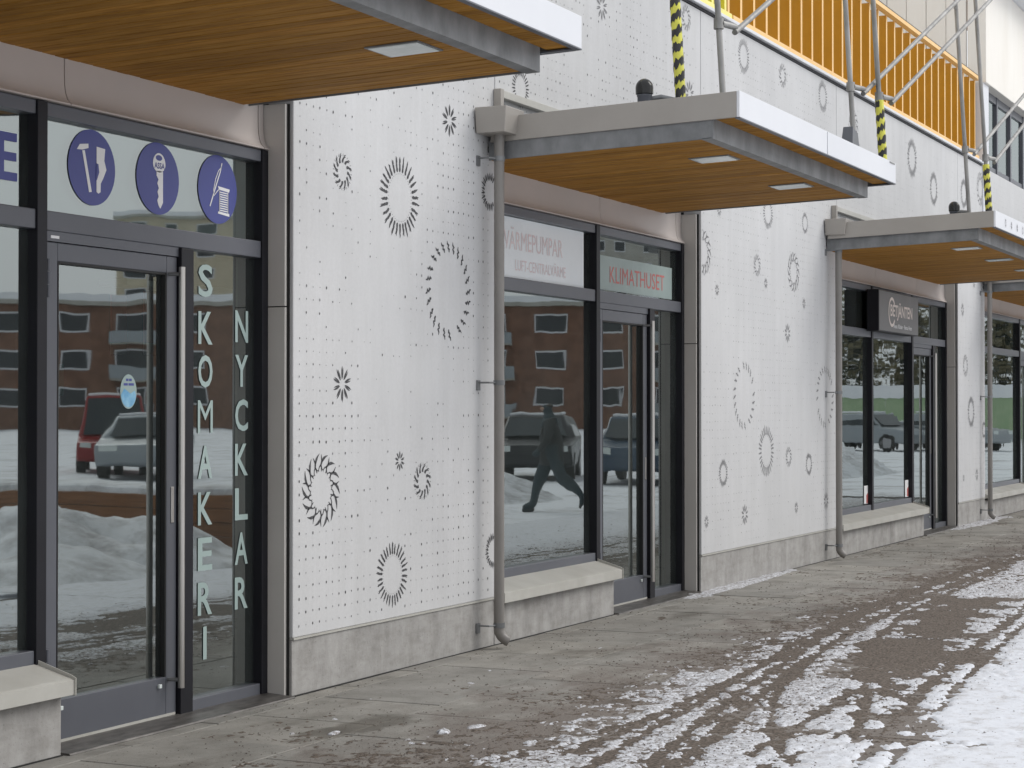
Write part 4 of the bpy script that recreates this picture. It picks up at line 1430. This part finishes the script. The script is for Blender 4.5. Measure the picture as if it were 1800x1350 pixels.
def bare_tree_mesh(h, seed):
    r_ = random.Random(seed)
    mb = MB()
    def grow(p, d, l, rad, lev):
        q = p + d * l
        mid = p + d * l * .5 + Vector((r_.uniform(-1, 1), r_.uniform(-1, 1), 0)) * l * .06
        mb.tube([p, mid, q], [rad, rad * .82, rad * .62], 5 if lev < 2 else 3, cap=False)
        if lev >= 5:
            return
        for k in range(3 if lev < 4 else 4):
            ax = Vector((r_.uniform(-1, 1), r_.uniform(-1, 1), r_.uniform(-.2, .6)))
            nd = (d + ax * (.75 if lev else .6)).normalized()
            grow(p + d * l * r_.uniform(.55, 1.0), nd, l * r_.uniform(.58, .78), rad * .55, lev + 1)
    grow(Vector((0, 0, -.1)), Vector((0, 0, 1)), h * .33, h * .022, 0)
    return mb.mesh('branches', M['bark'], (0, 0, 0))
def pine_meshes(h, seed):
    r_ = random.Random(seed)
    mb = MB().tube([(0, 0, -.1), (0, 0, h * .96)], [h * .018, h * .004], 6)
    tr = mb.mesh('trunk', M['bark'], (0, 0, 0))
    lf = MB()
    for i in range(1500):
        t = r_.random() ** .8
        z = h * (.12 + .88 * t)
        rad = h * .2 * (1 - t) ** .8 * (.35 + .65 * r_.random()) * (1 + .3 * math.sin(t * 40))
        a = r_.random() * 6.283
        c = Vector((rad * math.cos(a), rad * math.sin(a), z - rad * .25))
        s = h * .022 * r_.uniform(.6, 1.4)
        out = Vector((math.cos(a), math.sin(a), -.3)).normalized()
        sd = out.cross(Vector((0, 0, 1))).normalized()
        lf.poly([c - sd * s * .6, c + out * s * 1.6, c + sd * s * .6, c - out * s * .5 + Vector((0, 0, s * .5))])
    return tr, lf.mesh('crown', M['needle'], (0, 0, 0))
bm = [bare_tree_mesh(11, 1), bare_tree_mesh(9, 2)]
pm = [pine_meshes(11, 1), pine_meshes(9, 2)]
def tree(kind, i, x, y, rz, s, label):
    t = thing('bare_tree' if kind == 'b' else 'pine_tree', (x, y, -.05), label, 'tree', 'trees across the square')
    if kind == 'b':
        ms = [('branches', bm[i])]
    else:
        ms = [('trunk', pm[i][0]), ('crown', pm[i][1])]
    for nm, me in ms:
        o = bpy.data.objects.new(nm, me)
        col.objects.link(o)
        o.parent = t
        o.rotation_euler = (0, 0, rz)
        o.scale = (s, s, s)
TR = [('b', 0, 158, -122, 0, 1.5), ('b', 1, 166, -116, 1, 1.7), ('b', 0, 170, -110, 2, 1.4), ('p', 0, 152, -130, 0, 1.4), ('b', 1, 190, -88, 0, 1.6), ('b', 0, 196, -80, 3, 1.4),
      ('p', 0, 112, -24, 0, .95), ('p', 1, 116, -22, 1, 1.1), ('b', 0, 108, -19, 2, .85), ('p', 0, 118, -17, 2, 1.0), ('b', 1, 110, -27, 3, .95), ('p', 1, 114, -13, 4, 1.05), ('b', 0, 112, -9, 5, .85), ('p', 0, 120, -28, 2, 1.0), ('p', 1, 117, -6, 1, 1.0)]
TLAB = ['tallest bare tree left of the brick house roof', 'broad bare tree above the brick house roof', 'bare tree just right of the broad one above the brick house', 'lone pine left of the bare trees by the brick house',
        'bare tree left of the grey tower', 'bare tree close beside the grey tower', 'pine at the left end of the green hoarding', 'second pine behind the hoarding, taller than its neighbours', 'bare tree before the middle pines at the hoarding', 'middle pine behind the hoarding', 'bare tree left of all hoarding pines', 'pine behind the right silver car', 'bare tree right of the silver cars', 'rear pine left behind the hoarding', 'pine at the right end of the green hoarding']
for n_, (k, i, x, y, rz, s) in enumerate(TR):
    tree(k, i, x, y, rz, s, TLAB[n_])

M['olive'] = mottled('winter_thicket', (.07, .068, .036), (.22, .19, .11), 2.5, .9)
th_ = MB()
rt = random.Random(8)
for i in range(7000):
    yy = rt.uniform(-29, 2)
    top = 8.5 + 3.0 * math.sin(yy * .45) + 1.5 * math.sin(yy * 1.3)
    c = Vector((rt.uniform(101, 108), yy, top * rt.random() ** .8))
    s_ = rt.uniform(.12, .34)
    a_ = Vector((rt.uniform(-1, 1), rt.uniform(-1, 1), rt.uniform(-1, 1))).normalized()
    b_ = a_.cross(Vector((rt.uniform(-1, 1), rt.uniform(-1, 1), rt.uniform(-1, 1)))).normalized()
    th_.poly([c - a_ * s_, c + b_ * s_ * .5, c + a_ * s_, c - b_ * s_ * .5])
tag(th_.build('thicket', M['olive']), 'olive brown winter thicket behind the green hoarding, mirrored in glass', 'thicket', kind='stuff')
fr_ = thing('hoarding', (97, -18, 0), 'pale green board hoarding with snow along its top, mirrored in glass', 'fence')
for k in range(11):
    box('board', M['fencegreen'], fr_, 97.0, 97.06, -27.4 + k * 2.2, -27.4 + k * 2.2 + 2.17, .05, 2.1)
box('snow_cap', M['snowroof'], fr_, 96.9, 97.2, -27.4, -3.2, 2.102, 2.75)

def car(x, y, rz, paint, label, van=False):
    root = thing('parked_car', (x, y, -.05), label, 'car', 'cars parked on the square')
    root.rotation_euler = (0, 0, rz)
    h = 1.95 if van else 1.45
    prof = [(-2.1, .35), (-2.15, .62), (-2.05, .80), (-1.1, .92), (-.45, h), (1.35 if not van else 1.9, h - .03), (1.95 if not van else 2.1, .98), (2.15, .92), (2.2, .40), (2.1, .3), (-2.0, .3)]
    def side(prof_, hw, ins):
        mb = MB()
        n = len(prof_)
        for s in (-1, 1):
            for (a, z) in prof_:
                t = max(0, (z - .95) / (h - .95)) if h > .95 else 0
                mb.v.append((a, s * (hw - ins * t), z))
        for i in range(n):
            j = (i + 1) % n
            mb.f.append((i, j, n + j, n + i))
        mb.f += [tuple(reversed(range(n))), tuple(range(n, 2 * n))]
        return mb
    def part(nm, mb, mat, bev=0.0):
        me = mb.mesh(nm, M[mat], (0, 0, 0))
        o = bpy.data.objects.new(nm, me)
        col.objects.link(o)
        o.parent = root
        if bev:
            m = o.modifiers.new('bevel', 'BEVEL')
            m.width = bev
            m.segments = 2
        return o
    part('body', side(prof, .86, .20), paint, .05)
    xr = 1.2 if not van else 1.75
    for s in (-1, 1):
        w = MB()
        w.v = [(-.98, s * .862, .98), (xr + .35, s * .862, .98), (xr, s * .70, h - .12), (-.42, s * .70, h - .12)]
        w.f = [(0, 1, 2, 3)]
        part('side_window', w, 'carglass')
    w = MB()
    w.v = [(-1.12, -.72, .97), (-1.12, .72, .97), (-.52, .60, h - .08), (-.52, -.60, h - .08)]
    w.f = [(0, 1, 2, 3)]
    w.v = [(a - .02, b, c + .02) for a, b, c in w.v]
    part('windscreen', w, 'carglass')
    for ax in (-1.35, 1.35):
        for s in (-1, 1):
            wh = MB().tube([(ax, s * .68, .32), (ax, s * .88, .32)], .32, 18)
            o = part('wheel', wh, 'tyre')
            hb = MB().tube([(ax, s * .881, .32), (ax, s * .89, .32)], .19, 14)
            o2 = part('wheel_rim', hb, 'hub')
    for s in (-1, 1):
        part('headlight', MB().box(-2.13, -2.08, s * .6 - .16, s * .6 + .16, .64, .78), 'lampglass')
    part('roof_snow', MB().box(-.4, 1.25 if not van else 1.8, -.6, .6, h - .005, h + .06), 'snowroof', .02)
car(39.5, -23.6, R(-35), 'carred', 'red van parked on the square, mirrored in the shoemaker door', True)
car(37.2, -21.0, R(-30), 'carsilver', 'silver car parked beside the red van, mirrored in glass')
car(41.3, -12.8, R(-20), 'cardark', 'dark car mirrored behind the walking person')
car(39.5, -9.4, R(-12), 'carblue', 'dark blue car mirrored in the second shop door')
car(73.0, -13.2, R(-70), 'carsilver', 'silver car before the green hoarding, left one')
car(74.5, -10.4, R(-75), 'carsilver', 'silver car before the green hoarding, right one')

pl = thing('planter', (18.1, -7.4, 0), 'brown timber planter bench heaped with snow, mirrored in shoemaker door', 'planter')
for k in range(4):
    box('timber', M['planter'], pl, 17.55, 17.62, -10.6, -4.2, .02 + k * .15, .165 + k * .15, bevel=.006)
box('planter_side', M['planter'], pl, 17.63, 18.7, -4.27, -4.2, 0, .6)
box('planter_side', M['planter'], pl, 17.63, 18.7, -10.6, -10.53, 0, .6)
box('planter_snow', M['snowpile'], pl, 17.60, 18.72, -10.55, -4.25, .3, .70, bevel=.08)

def pile(cx, cy, rx, ry, h, seed, label):
    nx = 34
    xs, ys = np.linspace(-1, 1, nx), np.linspace(-1, 1, nx)
    def hf(X, Y):
        d = np.sqrt(((X - cx) / rx) ** 2 + ((Y - cy) / ry) ** 2)
        return -.06 + h * np.clip(1 - d ** 1.6, 0, 1) * (.45 + 1.1 * fbm(X, Y, 1.6, 4, seed))
    o = grid_mesh('snow_pile', cx + xs * rx, cy + ys * ry, hf, M['snowpile'], -.055)
    tag(o, label, 'snow', 'ploughed snow piles on the square')
pile(16.0, -6.6, 1.6, 2.3, .62, 11, 'ploughed snow pile heaped against the timber planter')
pile(14.6, -5.6, 1.3, 1.1, .26, 12, 'low grey snow pile nearest the shoemaker front')
pile(30.5, -9.3, 2.2, 1.6, .55, 13, 'snow pile in front of the blue car')
pile(46, -8.0, 5, 2.2, .9, 14, 'long snow bank mirrored in the three bay window')

# the passer-by: striding away to the left, seen only in the glass
def person(x, y, heading):
    root = thing('person', (x, y, -.05), 'person in dark coat and trousers striding past, mirrored in glass', 'person')
    root.rotation_euler = (0, 0, heading)      # local +X is forward
    def skinned(nm, pts, edges, rads, mat, rootv=0):
        me = bpy.data.meshes.new(nm)
        me.from_pydata(pts, edges, [])
        me.materials.append(M[mat])
        o = bpy.data.objects.new(nm, me)
        col.objects.link(o)
        o.parent = root
        sk = o.modifiers.new('skin', 'SKIN')
        sk.use_smooth_shade = True
        lay = me.skin_vertices[0] if me.skin_vertices else None
        if lay is None:
            bpy.context.view_layer.objects.active = o
            bpy.ops.mesh.customdata_skin_add()
            lay = me.skin_vertices[0]
        for i, r in enumerate(rads):
            lay.data[i].radius = (r, r) if not isinstance(r, tuple) else r
            lay.data[i].use_root = (i == rootv)
        ss = o.modifiers.new('sub', 'SUBSURF')
        ss.levels = ss.render_levels = 2
        return o
    P = [(0, 0, .95), (0, 0, 1.12), (.02, 0, 1.32), (.04, 0, 1.44), (.06, 0, 1.52), (.085, 0, 1.60), (.085, 0, 1.67),
         (.02, .09, .90), (.18, .10, .52), (.30, .10, .10), (.42, .10, .045),
         (.0, -.09, .90), (-.16, -.10, .54), (-.50, -.10, .24), (-.46, -.10, .10),
         (.03, .19, 1.38), (-.10, .24, 1.14), (.0, .25, .92), (.04, .25, .84),
         (.03, -.19, 1.38), (.06, -.25, 1.12), (.22, -.23, .95), (.27, -.22, .88)]
    E_ = [(0, 1), (1, 2), (2, 3), (3, 4), (4, 5), (5, 6), (0, 7), (7, 8), (8, 9), (9, 10), (0, 11), (11, 12), (12, 13), (13, 14), (3, 15), (15, 16), (16, 17), (17, 18), (3, 19), (19, 20), (20, 21), (21, 22)]
    rd = [(.16, .13), (.16, .13), (.19, .13), (.13, .10), .055, .072, .07, .12, .10, .07, .05, .12, .10, .07, .055, .075, .06, .042, .035, .075, .06, .042, .035]
    skinned('body', P, E_, rd, 'jeans')
    skinned('coat', [(0, 0, .72), (0, 0, .95), (0, 0, 1.15), (.02, 0, 1.36), (.04, 0, 1.46), (.03, .20, 1.39), (-.11, .25, 1.13), (0, .26, .93), (.03, -.20, 1.39), (.06, -.26, 1.11), (.22, -.24, .95)],
            [(0, 1), (1, 2), (2, 3), (3, 4), (3, 5), (5, 6), (6, 7), (3, 8), (8, 9), (9, 10)], [(.21, .18), (.2, .17), (.2, .165), (.21, .15), .085, .095, .075, .055, .095, .075, .055], 'coat', 1)
    skinned('hair', [(.045, 0, 1.60), (.07, 0, 1.68)], [(0, 1)], [.075, .088], 'hair')
    skinned('face', [(.11, 0, 1.565), (.12, 0, 1.64)], [(0, 1)], [.06, .07], 'skin')
    skinned('shoe', [(.26, .10, .045), (.44, .10, .03)], [(0, 1)], [.055, .04], 'coat')
    skinned('shoe', [(-.50, -.10, .20), (-.42, -.10, .06)], [(0, 1)], [.055, .04], 'coat')
    skinned('scarf', [(.03, 0, 1.46), (.05, 0, 1.51)], [(0, 1)], [.09, .08], 'carred')
person(27.4, -6.3, R(-115))
